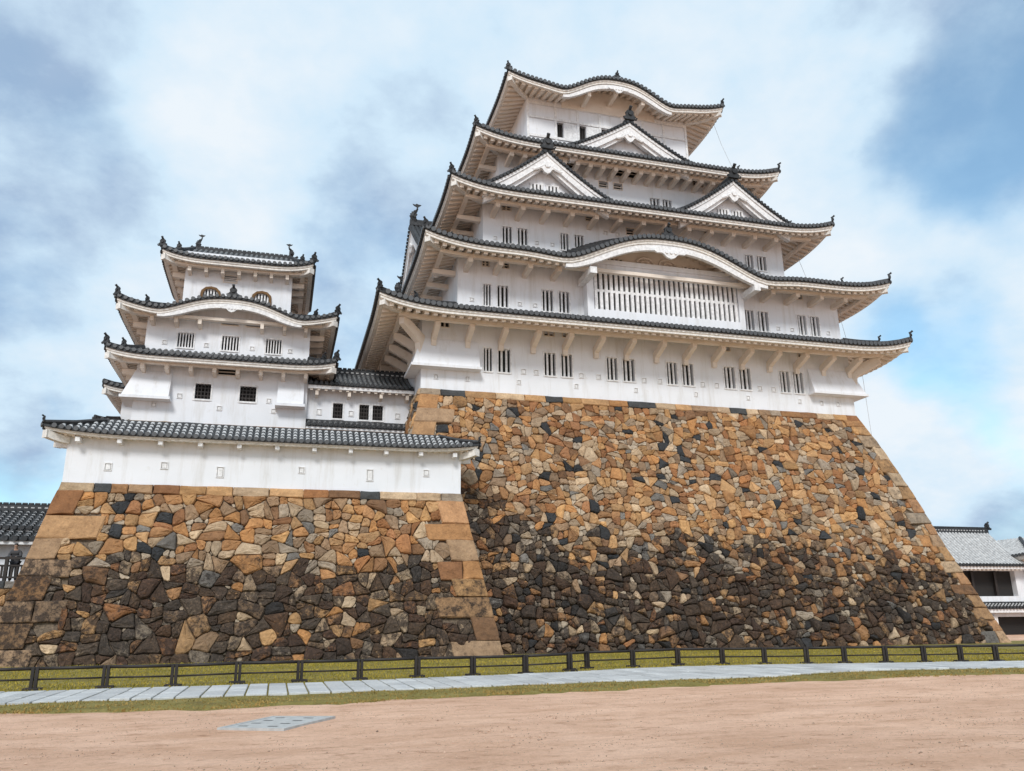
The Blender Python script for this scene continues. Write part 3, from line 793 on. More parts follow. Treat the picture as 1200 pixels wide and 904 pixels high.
    # hip ridges with end ornaments
    if ridge:
        I0, I1, J0, J1 = sk.I
        for ci, (e, w) in enumerate([((x0, y0), (I0, J0)), ((x1, y0), (I1, J0)), ((x1, y1), (I1, J1)), ((x0, y1), (I0, J1))]):
            mb = MB(); ev, wv = Vector((*e, 0)), Vector((*w, 0)); d = (wv - ev); Lh = d.length; d.normalize(); sd = Vector((-d.y, d.x, 0))
            def hz(q): 
                c = sk.curve; dd_ = min(abs(wv.x - ev.x), abs(wv.y - ev.y)) * q
                return sk.ze + sk.lip + (sk.zi - sk.ze - sk.lip) * ((1 - c) * q + c * q * q) + sk.rise * max(0, 1 - dd_ / sk.L) ** 3 * (1 - q)
            def seg(q0, q1, h, hw_):
                rings = []
                for i in range(7):
                    q = q0 + (q1 - q0) * i / 6; p = ev + d * (Lh * q); z = hz(q)
                    rings.append([tuple(p - sd * hw_ + Vector((0, 0, z - .05))), tuple(p - sd * hw_ * .8 + Vector((0, 0, z + h * .75))), tuple(p + Vector((0, 0, z + h))), tuple(p + sd * hw_ * .8 + Vector((0, 0, z + h * .75))), tuple(p + sd * hw_ + Vector((0, 0, z - .05)))])
                mb.sweep(rings, 0)
            seg(.0, .99, .20, .14); seg(hip2, .97, .28, .16)
            mb.build('hip_ridge', ['roof_tile'], roof)
            if ornaments and ci != 2:
                for q, sc in ((.005, .58), (hip2, .5)):
                    p = ev + d * (Lh * q); ornament(roof, p + Vector((0, 0, hz(q) + (.22 if q < .1 else .3))), -d, sc)
    return roof, sof

def ornament(parent, p, d, sc=1.0, name='ridge_end_tile', m='roof_tile'):
    """demon-face ridge-end tile: shouldered plate, boss, rolled feet and a round finial tile pointing out and up"""
    d = Vector((d[0], d[1], 0)).normalized(); sd = Vector((-d.y, d.x, 0)); mb = MB(); up = Vector((0, 0, 1)); p = Vector(p)
    f = lambda a, b, n: tuple(p + sd * (a * sc) + up * (b * sc) + d * (n * sc))
    mb.prism([(-.34, -.32), (.34, -.32), (.42, -.12), (.27, .05), (.30, .28), (.14, .46), (-.14, .46), (-.30, .28), (-.27, .05), (-.42, -.12)], f, -.08, .1)
    mb.prism([(math.cos(i * .785) * .17, .14 + math.sin(i * .785) * .17) for i in range(8)], f, .1, .2)
    for s in (-1, 1): mb.tube([f(s * .3, -.28, .05), f(s * .44, -.3, .08), f(s * .5, -.18, .08), f(s * .42, -.1, .06)], [.07 * sc, .07 * sc, .06 * sc, .03 * sc], 5)
    mb.tube([f(0, .4, -.12), f(0, .5, .15), f(0, .62, .3)], [.10 * sc, .11 * sc, .12 * sc], 7)
    return mb.build(name, [m], parent)

def fish(parent, p, d, sc=1.0):
    """ridge fish: head down on the ridge, body curving up, forked tail, dorsal fins"""
    d = Vector((d[0], d[1], 0)).normalized(); sd = Vector((-d.y, d.x, 0)); up = Vector((0, 0, 1)); p = Vector(p); mb = MB()
    f = lambda n, h, a=0: tuple(p + d * (n * sc) + up * (h * sc) + sd * (a * sc))
    mb.tube([f(.02, -.1), f(.22, .1), f(.3, .38), f(.2, .7), f(.02, .98), f(-.1, 1.2), f(-.1, 1.42)], [.26 * sc, .3 * sc, .27 * sc, .22 * sc, .15 * sc, .09 * sc, .04 * sc], 8)
    mb.prism([(-.1, 1.3), (.02, 1.42), (.22, 1.5), (.34, 1.66), (.1, 1.62), (-.02, 1.72), (-.16, 1.66), (-.46, 1.62), (-.3, 1.48), (-.2, 1.4)], lambda a, b, n: f(a, b, n), -.04, .04)
    mb.prism([(.5, .3), (.62, .45), (.5, .52), (.56, .68), (.42, .72), (.42, .9), (.28, .9), (.2, 1.06), (.06, 1.0), (.24, .6), (.36, .3)], lambda a, b, n: f(a, b, n), -.035, .035)
    for s in (-1, 1): mb.prism([(.1, .2), (.3, .3), (.02, .62), (-.08, .5)], lambda a, b, n: f(a, b, n + s * .27), -.03, .03)
    return mb.build('ridge_fish', ['roof_tile'], parent, smooth=False)

def gable(parent, O, U, N, hw, h, depth, name='gable', wins=True, board=.55, over=.5, gegyo=True, recess=.35, p=1.16, orn=True, tiles=True):
    """plastered dormer gable: curved tiled slopes, barge boards, recessed tympanum, pendant and ridge"""
    O, U, N = Vector(O), Vector(U), Vector(N); Z = Vector((0, 0, 1))
    f = lambda u, z, n: tuple(O + U * u + Z * z + N * n)
    cz = lambda s: h * (1 - s) ** p
    S = [i / 16 for i in range(17)]
    mb = MB()
    for sg in (-1, 1):
        rows = []
        for n in (over, over, -depth, -depth):
            pass
        top = [[f(sg * s * (hw + .3), cz(s) + .30 + (.10 * s * s), n) for s in S] for n in (over, -depth)]
        bot = [[f(sg * s * (hw + .3), cz(s) + .12 + (.10 * s * s), n) for s in S] for n in (over, -depth)]
        mb.sweep([bot[0], top[0], top[1], bot[1], bot[0]] if sg > 0 else [bot[0], bot[1], top[1], top[0], bot[0]], 0, closed=False, caps=False)
        mb.add([top[0][-1], top[1][-1], bot[1][-1], bot[0][-1]], [(0, 1, 2, 3)])
        # tile rows running down the slope
        if tiles:
            n = over - .14; q = 0
            while n > -depth + .1:
                rings = []
                rad = .13 if q == 0 else .11
                for s in S[::2]:
                    P0 = Vector(f(sg * s * (hw + .3), cz(s) + .30 + (.10 * s * s), n))
                    rings.append([tuple(P0 + N * (rad * c) + Z * (rad * s_)) for c, s_ in ((-1, 0), (-.75, .7), (0, 1), (.75, .7), (1, 0))])
                mb.sweep(rings, 0, closed=False, caps=False); n -= .3; q += 1
        # verge tiles facing out along the barge
        L = math.hypot(hw, h); nv = int(L / .27)
        for i in range(nv):
            s = (i + .7) / nv; P0 = Vector(f(sg * s * (hw + .3), cz(s) + .22 + (.10 * s * s), 0)); rd = .115
            o = [(math.cos(a * math.pi / 4 + .39) * rd, math.sin(a * math.pi / 4 + .39) * rd) for a in range(8)]
            mb.sweep([[tuple(P0 + U * c * k + Z * s_ * k + N * nn) for c, s_ in o] for nn, k in ((over + .1, .7), (over + .1, 1), (over - .15, 1))], 0)
    g_ = mb.build(name, ['roof_tile'], parent)
    # barge boards
    mb = MB()
    def band(t0, t1, n0, n1, ext):
        for sg in (-1, 1):
            rings = []
            for s in S:
                u = sg * s * (hw + ext); z = cz(s) + .1 * s * s
                wd = 1.0 + .15 * s
                rings.append([f(u, z - t0, n0), f(u, z - t1 * wd, n0), f(u, z - t1 * wd, n1), f(u, z - t0, n1)])
            mb.sweep(rings, 0)
    band(-.11, .10, over - .32, over - .04, .28); band(.10, board, over - .36, over - .12, .22); band(board, board * 1.45, over - .62, over - .30, .12)
    mb.build('barge_board', ['white_trim'], g_)
    # tympanum
    mb = MB(); poly = [(-hw, -.4), (hw, -.4)] + [(s * hw, cz(abs(s)) - .1) for s in [1 - i / 10 for i in range(21)]]
    mb.prism(poly, lambda a, b, n: f(a, b, n), -recess - .25, -recess)
    tym = mb.build('tympanum', ['plaster'], g_)
    if wins:
        ww, wh, zb = wins
        for sg in (-1, 1):
            mb = MB(); c = sg * ww * .75
            mb.prism([(c - ww / 2, zb), (c + ww / 2, zb), (c + ww / 2, zb + wh), (c - ww / 2, zb + wh)], f, -recess + .002, -recess + .012, 1)
            for i in range(4):
                a = c - ww / 2 + ww * (i) / 3
                mb.prism([(a - .07, zb - .05), (a + .07, zb - .05), (a + .07, zb + wh + .02), (a - .07, zb + wh + .02)], f, -recess + .013, -recess + .09, 0)
            mb.prism([(c - ww / 2 - .1, zb + wh + .022), (c + ww / 2 + .1, zb + wh + .022), (c + ww / 2 + .1, zb + wh + .1), (c - ww / 2 - .1, zb + wh + .1)], f, -recess + .002, -recess + .07, 0)
            mb.build('gable_window', ['white_trim', 'dark_opening'], g_)
    if gegyo:
        mb = MB(); zc = h - board * 1.55; n0 = over - .3
        mb.prism([(0, -.62), (.2, -.5), (.34, -.3), (.5, -.22), (.52, .02), (.34, .14), (.2, .36), (-.2, .36), (-.34, .14), (-.52, .02), (-.5, -.22), (-.34, -.3), (-.2, -.5)], lambda a, b, n: f(a, zc + b, n), n0, n0 + .2)
        mb.prism([(math.cos(i * math.pi / 3) * .2, math.sin(i * math.pi / 3) * .2) for i in range(6)], lambda a, b, n: f(a, zc + b, n), n0 + .2, n0 + .3)
        for sg in (-1, 1): mb.tube([f(sg * .3, zc - .05, n0 + .15), f(sg * .62, zc - .28, n0 + .15), f(sg * .95, zc - .42, n0 + .15), f(sg * 1.1, zc - .36, n0 + .15)], [.09, .11, .09, .04], 6)
        mb.build('pendant', ['white_trim'], g_)
    # ridge
    mb = MB(); rings = []
    for n in (over + .02, -depth):
        rings.append([f(-.2, h + .25, n), f(-.17, h + .62, n), f(-.1, h + .78, n), f(.1, h + .78, n), f(.17, h + .62, n), f(.2, h + .25, n)])
    mb.sweep(rings, 0); mb.build('ridge', ['roof_tile'], g_)
    if orn: ornament(g_, Vector(f(0, h + .62, over + .06)), N, 1.05)
    return g_

# ------------------------------------------------------------------ main keep
keep = thing('castle_keep', (22.5, 45.3, 14.78), 'tall white five roofed castle keep rising over the big stone base', 'castle keep')
F1 = (7.3, 37.2, 45.3, 66.0); F2 = (9.5, 37.0, 45.5, 65.6); F3 = (11.56, 34.3, 47.3, 63.7); F4 = (13.2, 32.3, 49.3, 61.7); F5 = (15.75, 29.05, 50.5, 60.4)
w1 = [(11.11, 11.62), (12.02, 12.77), (14.96, 15.68), (16.07, 16.77), (19.11, 19.80), (20.20, 20.98), (23.25, 23.95), (24.35, 25.12), (27.38, 28.15), (28.52, 29.32), (31.56, 32.27), (32.6, 33.33)]
H1 = [(a, b, 16.12, 17.59) for a, b in w1]
V1 = [(8.45, 8.95, 18.72, 19.4), (15.0, 15.62, 18.72, 19.4), (16.22, 16.8, 18.72, 19.4), (27.2, 27.95, 18.72, 19.4), (33.2, 33.8, 18.72, 19.4)]
w2 = [(11.15, 11.62), (12.05, 12.74), (15.01, 15.7), (16.12, 16.79), (29.5, 30.16), (30.5, 31.28), (33.62, 34.28), (34.62, 35.34)]
H2 = [(a, b, 20.43, 21.87) for a, b in w2]
V2 = [(11.1, 11.5, 23.1, 23.55), (12.2, 12.8, 23.1, 23.55), (33.6, 34.2, 23.1, 23.6)]
H3 = [(12.91, 13.54, 25.75, 26.98), (13.97, 14.63, 25.75, 26.98), (16.99, 17.56, 25.75, 26.98), (18.02, 18.64, 26.05, 26.98), (31.13, 31.78, 25.9, 27.02), (32.1, 32.85, 25.9, 27.02)]
V3 = [(12.9, 13.5, 28.2, 28.6), (18.9, 19.6, 28.2, 28.6), (21.89, 22.6, 27.5, 28.0), (28.0, 28.6, 28.2, 28.6)]
H4 = [(24.88, 25.63, 31.05, 31.85), (25.9, 26.63, 31.05, 31.85)]
V4 = [(20.84, 21.52, 32.19, 32.69), (21.99, 22.67, 32.19, 32.69), (21.9, 22.9, 33.3, 34.1), (23.1, 24.1, 33.3, 34.1), (16.4, 17.2, 33.5, 34.1), (18.2, 19.2, 33.4, 34.1), (28.6, 29.4, 33.4, 34.1)]
H5 = [(18.08, 18.66, 36.65, 38.0), (19.93, 20.5, 36.65, 38.0), (21.75, 22.32, 36.65, 38.0), (23.58, 24.15, 36.65, 38.0), (25.3, 25.75, 36.65, 38.0)]
bay_hole = (18.2, 28.6, 20.6, 23.45)
wall('wall', keep, *F1, 14.78, 19.9, H1 + V1)
wall('wall', keep, *F2, 18.9, 24.25, H2 + V2)
wall('wall', keep, *F3, 23.4, 29.35, H3 + V3)
wall('wall', keep, *F4, 28.4, 34.6, H4 + V4)
wall('wall', keep, *F5, 33.8, 40.3, H5)
for h in H1: window(keep, *h, F1[2], 2)
for h in H2: window(keep, *h, F2[2], 2)
for h in H3 + H4: window(keep, *h, F3[2] if h in H3 else F4[2], 2, frame=.07)
for h in V1 + V2 + V3 + V4:
    y = F1[2] if h in V1 else F2[2] if h in V2 else F3[2] if h in V3 else F4[2]
    wd = h[1] - h[0]; window(keep, *h, y, 1 if wd < .62 else 0, 1, frame=.05, bw=.1, name='vent', barmat='eave_plaster', framemat='eave_plaster')
# lowest storey: loopholes and bottom row
for x in (10.4, 13.6, 14.4, 17.35, 18.5, 21.6, 22.7, 25.75, 26.75, 29.95, 31.0): loophole(keep, x, 16.25, F1[2])
for x in (8.2, 10.1, 13.3, 17.0, 21.0, 25.2, 29.0, 32.9, 34.6, 35.9): loophole(keep, x, 15.55, F1[2], .2, .24)
for x in (10.4, 13.5, 14.5, 32.0, 33.1, 36.0): loophole(keep, x, 20.75, F2[2], .22, .2)
for x in (12.4, 15.3, 16.4): loophole(keep, x, 26.05, F3[2], .22, .2)
for x in (20.3, 21.2): loophole(keep, x, 27.4, F3[2], .24, .26)
# top storey posts, rails and sliding shutters
mb = MB(); y = F5[2]
for x in (15.75, 17.95, 19.75, 21.55, 23.38, 25.15, 26.95, 28.87): mb.box(x, x + .18, y - .06, y - .003, 35.9, 39.6)
for z in (38.06, 36.45): mb.box(15.9, 28.9, y - .085, y - .062, z, z + .2)
mb.box(15.9, 28.9, y - .08, y - .0615, 39.25, 39.5)
mb.build('timber_frame', ['white_trim'], keep)
for a in (18.7, 20.54, 22.36, 24.2, 25.8):
    mb = MB(); mb.box(a, a + .98, y - .05, y - .004, 36.66, 38.0); mb.build('shutter', ['white_trim'], keep)
for h in H5:
    mb = MB()
    for i in range(3):
        x = h[0] + (h[1] - h[0]) * (i + 1) / 4; mb.box(x - .02, x + .02, y + .1, y + .14, h[2] + .002, h[3] - .002)
    mb.build('window_bars', ['dark_wood'], keep)

R1 = Skirt((4.4, 40.1, 42.42, 68.9), F2, 18.77, 20.25, .66)
R2 = Skirt((7.0, 39.6, 42.95, 68.2), F3, 23.2, 25.35, .68, kara=(22.85, 7.2, 1.85))
R3 = Skirt((8.87, 36.95, 44.64, 66.4), F4, 28.13, 30.7, .68)
R4 = Skirt((11.0, 34.65, 46.92, 64.1), F5, 33.48, 35.8, .68)
R5 = Skirt((13.75, 31.25, 48.36, 62.5), (18.0, 27.0, 55.4, 55.5), 39.48, 44.0, .7, kara=(22.4, 4.5, 1.42), curve=.45)
roof1, sof1 = skirt_roof(keep, 'roof', R1, F1, purlin=(1.45, .26))
roof2, sof2 = skirt_roof(keep, 'roof', R2, F2, purlin=(1.25, .24))
roof3, sof3 = skirt_roof(keep, 'roof', R3, F3, purlin=(1.3, .24))
roof4, sof4 = skirt_roof(keep, 'roof', R4, F4, purlin=(1.15, .24))
roof5, sof5 = skirt_roof(keep, 'roof', R5, F5, raf_h=.2, hip2=.32)
mb = MB(); mb.box(17.9, 27.1, 55.2, 55.7, 43.9, 44.9); mb.build('ridge', ['roof_tile'], roof5)

# thick double boards under the two undulating gables, with pendant
def kara_board(roof, sk, y0, t0, t1, sc=1.0, pend=True):
    uc, hw, h = sk.kara; mb = MB(); rings = []
    for i in range(49):
        u = uc - hw * .98 + 2 * hw * .98 * i / 48; z = sk.edge(0, u)
        k = .55 + .45 * min(1, (1 - abs(u - uc) / hw) * 3.0)
        rings.append([(u, y0, z - t0), (u, y0, z - t0 - (t1 - t0) * k), (u, y0 + .26, z - t0 - (t1 - t0) * k), (u, y0 + .26, z - t0)])
    mb.sweep(rings, 0); o = mb.build('gable_board', ['white_trim'], roof)
    if pend:
        mb = MB(); z = sk.edge(0, uc) - t1 + .1; y = y0 - .08
        f = lambda a, b, n: (uc + a * sc, y - n * sc, z + b * sc)
        mb.prism([(0, -.72), (.28, -.62), (.5, -.4), (.62, -.34), (.95, -.36), (1.15, -.22), (1.0, .0), (.6, .12), (-.6, .12), (-1.0, 0), (-1.15, -.22), (-.95, -.36), (-.62, -.34), (-.5, -.4), (-.28, -.62)], f, 0, .16)
        for a in (-.3, 0, .3): mb.prism([(a + math.cos(i * 1.047) * .1, -.3 + math.sin(i * 1.047) * .1) for i in range(6)], f, .16, .24)
        mb.build('pendant', ['white_trim'], roof)
    return o
kara_board(roof2, R2, 42.95 + .16, .27, .70)
kara_board(roof5, R5, 48.36 + .16, .30, .66, .7)
for sk, roof, sc in ((R2, roof2, .9), (R5, roof5, .5)):
    ornament(roof, (sk.kara[0], sk.E[2] + .1, sk.top(0, sk.kara[0], 0) + .45), (0, -1), sc)

# tympanum behind the undulating gable of the second roof, with scroll carving and small lattices
def kara_wall(sk, y, zb, t, par, m='eave_plaster'):
    uc, hw, h = sk.kara; mb = MB(); n = 30
    poly = [(uc - hw * .86, zb), (uc + hw * .86, zb)] + [(uc + hw * .86 - 2 * hw * .86 * i / n, max(zb + .01, sk.edge(0, uc + hw * .86 - 2 * hw * .86 * i / n) - t)) for i in range(n + 1)]
    mb.prism(poly, lambda a, b, n_: (a, y + n_, b), 0, .2); return mb.build('tympanum', [m], par)
kara_wall(R2, 45.2, 23.6, -.45, keep); kara_wall(R5, 50.38, 39.3, -.4, keep)
mb = MB()
for sg in (-1, 1):
    pts = []
    for i in range(26):
        a = i * .42; r = .72 - .025 * i; pts.append((22.9 + sg * (.75 + r * math.cos(a) * .9), 45.12, 24.35 + r * math.sin(a) * .62))
    mb.tube(pts, [.09] * 20 + [.08, .07, .07, .06, .05, .04], 5)
    pts = [(22.9 + sg * (1.5 + .5 * i / 2), 45.12, 24.0 + .28 * math.sin(i * 1.3)) for i in range(6)]
    mb.tube(pts, [.1, .1, .09, .08, .07, .04], 5)
mb.build('scroll_carving', ['eave_plaster'], keep)
for x in (19.9, 25.5):
    mb = MB(); mb.box(x - .6, x + .6, 45.17, 45.196, 23.75, 24.4, 1)
    for i in range(5): mb.box(x - .6 + i * .3 - .06, x - .6 + i * .3 + .06, 45.08, 45.168, 23.74, 24.42)
    mb.build('gable_window', ['eave_plaster', 'dark_opening'], keep)
# projecting lattice bay
mb = MB(); yb = 44.72
mb.box(17.75, 18.2, yb, 45.497, 20.0, 23.72); mb.box(28.6, 29.0, yb, 45.497, 20.0, 23.72)
mb.box(18.201, 28.599, yb, 45.497, 19.6, 20.6); mb.box(18.201, 28.599, yb, 45.497, 23.45, 23.72)
mb.box(17.6, 29.15, yb - .12, 45.18, 23.722, 24.05)
mb.box(18.2, 28.6, yb + .42, yb + .44, 20.59, 23.46, 1)
bay = mb.build('lattice_bay', ['plaster', 'dark_opening'], keep)
mb = MB(); nb_ = 29
for i in range(nb_):
    x = 18.2 + 10.4 * (i + .5) / nb_; mb.box(x - .10, x + .10, yb + .05, yb + .2, 20.601, 23.449)
mb.box(18.2, 28.6, yb + .1, yb + .19, 21.85, 22.02)
for x in (20.0, 22.1, 24.6, 26.7): mb.box(x - .35, x + .35, yb + .02, yb + .049, 23.22, 23.449)
mb.build('lattice', ['white_trim'], bay)

# brackets
def bent_bracket(x, y0, zt, out, w=.3):
    mb = MB(); pr = [(0, -1.02), (.24, -1.08), (.27, -.74), (out + .16, -.28), (out + .16, 0), (out - .3, 0), (0, -.35)]
    mb.prism([(a, zt + b) for a, b in pr], lambda a, b, n: (x + n, y0 - .003 - a, b), -w / 2, w / 2)
    return mb.build('bracket', ['eave_plaster'], keep)
zt1 = R1.ze - .27 + .02 + .34 * 1.45 - .25 - .27
for i in range(15): bent_bracket(8.0 + 2.07 * i, F1[2], zt1, 2.9 - 1.45 - .1)
mb_side = []
for i in range(5):
    y = 46.6 + 2.2 * i; mb = MB(); pr = [(0, -1.55), (.28, -1.62), (.30, -1.0), (1.5, -.32), (1.5, 0), (1.1, 0), (0, -.55)]
    mb.prism([(a, zt1 + b) for a, b in pr], lambda a, b, n: (F1[0] - .003 - a, y + n, b), -.16, .16); mb.build('bracket', ['eave_plaster'], keep)
for cx_c, sx in ((F1[0], -1), (F1[1], 1)):
    mb = MB(); d = Vector((sx, -1, 0)).normalized(); s_ = Vector((-d.y, d.x, 0)); o = Vector((cx_c, F1[2], 0))
    pr = [(-.1, -1.7), (.36, -1.75), (.42, -1.0), (2.0, -.3), (2.0, .1), (1.4, .1), (-.1, -.45)]
    mb.prism([(a, zt1 + b) for a, b in pr], lambda a, b, n: tuple(o + d * a + s_ * n + Vector((0, 0, b))), -.17, .17); mb.build('bracket', ['eave_plaster'], keep)
def arm(parent, x, y0, y1, z0, z1, w=.3, m='eave_plaster'):
    mb = MB(); mb.hexa([(x - w / 2, y1, z1 - .3), (x + w / 2, y1, z1 - .3), (x + w / 2, y0 - .003, z0 - .34), (x - w / 2, y0 - .003, z0 - .34), (x - w / 2, y1, z1), (x + w / 2, y1, z1), (x + w / 2, y0 - .003, z0), (x - w / 2, y0 - .003, z0)])
    return mb.build('bracket', [m], parent)
def side_arm(parent, y, x0, x1, z0, z1, w=.3):
    mb = MB(); mb.hexa([(x1, y - w / 2, z1 - .3), (x0, y - w / 2, z0 - .34), (x0, y + w / 2, z0 - .34), (x1, y + w / 2, z1 - .3), (x1, y - w / 2, z1), (x0, y - w / 2, z0), (x0, y + w / 2, z0), (x1, y + w / 2, z1)])
    return mb.build('bracket', ['eave_plaster'], parent)
def arms(sk, Fw, wp, ph, xs, fas=.27, rh=.25, skip=None, nside=4, parent=keep):
    z = sk.ze - fas + .02 + .34 * wp - rh - ph - .003
    for x in xs:
        if skip and skip[0] < x < skip[1]: continue
        arm(parent, x, Fw[2], sk.E[2] + wp - .2, z - .02, z)
    for i in range(nside):
        y = Fw[2] + .8 + 2.2 * i
        side_arm(parent, y, Fw[0] - .003, sk.E[0] + wp - .2, z - .02, z)
arms(R2, F2, 1.25, .24, [10.0 + 1.9 * i for i in range(15)], skip=(16.6, 29.4))
arms(R3, F3, 1.3, .24, [12.2 + 1.72 * i for i in range(13)])
arms(R4, F4, 1.15, .24, [13.8 + .98 * i for i in range(19)])
for x in (17.6, 29.1):          # heavy beams under the ends of the undulating gable
    mb = MB(); mb.box(x - .22, x + .22, 43.1, 45.4, 22.30, 22.72); mb.build('bracket', ['white_trim'], keep)
for x, (sk, Fw) in ((20.2, (R5, F5)), (24.6, (R5, F5)), (22.4, (R5, F5))):
    z = R5.edge(0, x) - .62; mb = MB(); mb.box(x - .14, x + .14, 48.8, 50.37, z - .3, z); mb.build('bracket', ['eave_plaster'], keep)

# dormer gables
def chidori(uc, yf, zb, hw, h, depth, wins): return gable(keep, (uc, yf, zb), (1, 0, 0), (0, -1, 0), hw, h, depth, wins=wins)
chidori(15.47, 45.6, 28.35, 4.2, 3.25, 3.9, (.75, .8, .45))
chidori(29.4, 45.6, 28.35, 4.2, 3.1, 3.9, (.75, .8, .45))
chidori(22.7, 47.9, 33.75, 4.55, 2.85, 3.0, None)
# big west gable on the second roof, with a ridge fish
wg = gable(keep, (8.6, 55.6, 24.0), (0, -1, 0), (-1, 0, 0), 8.6, 6.3, 4.5, wins=(1.0, 1.3, .8), board=.9, over=.7, orn=False, p=1.22)
fish(wg, (8.35, 55.6, 31.0), (-1, 0), .85)
# ornaments on the left hip of the lowest roof
fish(roof1, (5.75, 44.1, 20.15), (-1, -.6), .62)

# stone-drop boxes at the corners
def drop_box(parent, x0, x1, y, z0, z1, out, left=None, right=None, yback=None):
    """flared box open underneath; left/right give the flare past a building corner"""
    mb = MB(); l, r = (left or 0), (right or 0); yb = yback or y + .1; t0 = .04
    def ring(k, z): return [(x0 - l * k - (t0 if l else 0), y - t0 - out * k, z), (x1 + r * k + (t0 if r else 0), y - t0 - out * k, z), (x1 + r * k + (t0 if r else 0), yb, z), (x0 - l * k - (t0 if l else 0), yb, z)]
    mb.sweep([ring(0, z1), ring(1, z0)][::-1], 0, caps=False)
    q = ring(1, z0); e = .09
    def lip(k, z): return [(x0 - l - (t0 if l else 0) - k, y - t0 - out - k, z), (x1 + r + (t0 if r else 0) + k, y - t0 - out - k, z), (x1 + r + (t0 if r else 0) + k, yb, z), (x0 - l - (t0 if l else 0) - k, yb, z)]
    mb.sweep([lip(e, z0 - .16), lip(e, z0 - .003)], 0, caps=True)
    mb.add([(a, b, z0 - .165) for a, b, _ in lip(-.1, 0)], [(3, 2, 1, 0)], 0)
    return mb.build('stone_drop', ['plaster', 'dark_opening'], parent)
drop_box(keep, 7.3, 10.75, F1[2], 16.15, 17.9, .55, left=.55, yback=F1[2] + 2.2)
drop_box(keep, 33.75, 37.2, F1[2], 16.2, 17.9, .55, right=.6, yback=F1[2] + 2.2)

# ------------------------------------------------------------------ west keep
tur = thing('castle_turret', (-3.8, 48, 12.6), 'small white three storey keep at the left, with bell shaped windows', 'castle keep')
G1 = (-8.5, .95, 48.0, 57.0); G2 = (-8.35, .93, 48.6, 56.6); G3 = (-6.8, -.36, 50.2, 56.4)
hw1 = [(-5.3, -4.45, 14.09, 15.0), (-2.85, -1.95, 14.09, 15.0)]; v1 = [(-4.15, -3.2, 15.62, 16.02)]
hw2 = [(-6.61, -5.73, 17.32, 18.22), (-4.14, -3.2, 17.32, 18.22), (-1.62, -.74, 17.32, 18.22)]; v2 = [(-4.25, -3.3, 18.93, 19.27), (-2.85, -2.0, 18.93, 19.27)]
k3 = [(-5.65, -4.75, 20.95, 21.75), (-2.62, -1.7, 20.9, 21.75)]; v3 = [(-4.5, -3.75, 22.35, 22.78)]
wall('wall', tur, *G1, 12.65, 16.5, hw1 + v1); wall('wall', tur, *G2, 16.3, 19.5, hw2 + v2); wall('wall', tur, *G3, 19.2, 24.2, k3 + v3)
for h in hw1: window(tur, *h, G1[2], 4, 3, frame=.1, bw=.05, barmat='dark_wood')
for h in hw2: window(tur, *h, G2[2], 5, 0, frame=.09)
for h in v1 + v2: window(tur, *h, G1[2] if h in v1 else G2[2], 0, 1, frame=.05, name='vent', barmat='eave_plaster', framemat='eave_plaster')
w_ = window(tur, *v3[0], G3[2], 0, 3, frame=.06, name='vent', barmat='white_trim', framemat='eave_plaster')
for a, b, c, d in k3:       # bell-shaped windows with ochre frames
    mb = MB(); xc = (a + b) / 2; y = G3[2]; hw_ = (b - a) / 2
    def outl(k): return [(xc - hw_ * 1.05 - k, c), (xc - hw_ - k, c + .45), (xc - hw_ * .92 - k, d - .2 + k * .5), (xc - hw_ * .6 - k * .3, d - .03 + k), (xc, d + .03 + k), (xc + hw_ * .6 + k * .3, d - .03 + k), (xc + hw_ * .92 + k, d - .2 + k * .5), (xc + hw_ + k, c + .45), (xc + hw_ * 1.05 + k, c)]
    o1, o2 = outl(.15), outl(.0)
    for i in range(8):
        q = [o1[i], o1[i + 1], o2[i + 1], o2[i]]
        mb.prism(q, lambda u, v, n: (u, y - n, v), .003, .10)
    wk = mb.build('bell_window', ['ochre_frame'], tur)
    mb = MB()
    for i in range(5):
        x = a + (b - a) * (i + .5) / 5; mb.box(x - .05, x + .05, y + .04, y + .12, c + .002, d - .002)
    mb.build('lattice', ['white_trim'], wk)
for x in (-7.4, -3.9, -.9): loophole(tur, x, 13.6, G1[2], .22, .22)
for x in (-6.1, -1.2): loophole(tur, x, 14.2, G1[2], .22, .24)
for x in (-7.3, -5.0, -2.4, -.2): loophole(tur, x, 17.55, G2[2], .2, .2)
T1 = Skirt((-9.95, 2.48, 46.5, 58.5), G2, 16.05, 17.05, .32, L=3.2)
T2 = Skirt((-9.85, 2.45, 47.1, 58.1), G3, 19.12, 20.35, .4, L=3.2, kara=(-3.65, 4.1, .88))
T3 = Skirt((-8.1, .9, 48.97, 57.7), (-6.75, -.55, 52.9, 53.5), 23.22, 25.55, .42, L=3.0, curve=.2)
tr1, _ = skirt_roof(tur, 'roof', T1, G1, purlin=(.75, .18), fas=.24, raf_sp=.4, raf_w=.18, raf_h=.13, joints=True, tr=.1)
tr2, _ = skirt_roof(tur, 'roof', T2, G2, purlin=(.8, .18), fas=.24, raf_sp=.4, raf_w=.18, raf_h=.13, tr=.1)
tr3, _ = skirt_roof(tur, 'roof', T3, G3, purlin=(.65, .18), fas=.24, raf_sp=.4, raf_w=.18, raf_h=.13, joints=True, tr=.1, hip2=.5)
mb = MB()
mb.box(-6.75, -.45, 53.02, 53.38, 25.4, 25.85); mb.build('ridge', ['roof_tile'], tr3)
mb = MB()
for i in range(21):
    mb.tube([(-6.75 + .3 * i, 53.2, 25.86), (-6.75 + .3 * i + .24, 53.2, 25.86)], .14, 7)
mb.build('ridge_cap', ['roof_tile'], tr3)
for x, d in ((-6.6, (-1, 0)), (-.55, (1, 0))): ornament(tr3, (x + d[0] * .2, 53.2, 25.5), d, .7)
fish(tr3, (-6.45, 53.2, 25.9), (-1, 0), .55); fish(tr3, (-.7, 53.2, 25.9), (1, 0), .55)
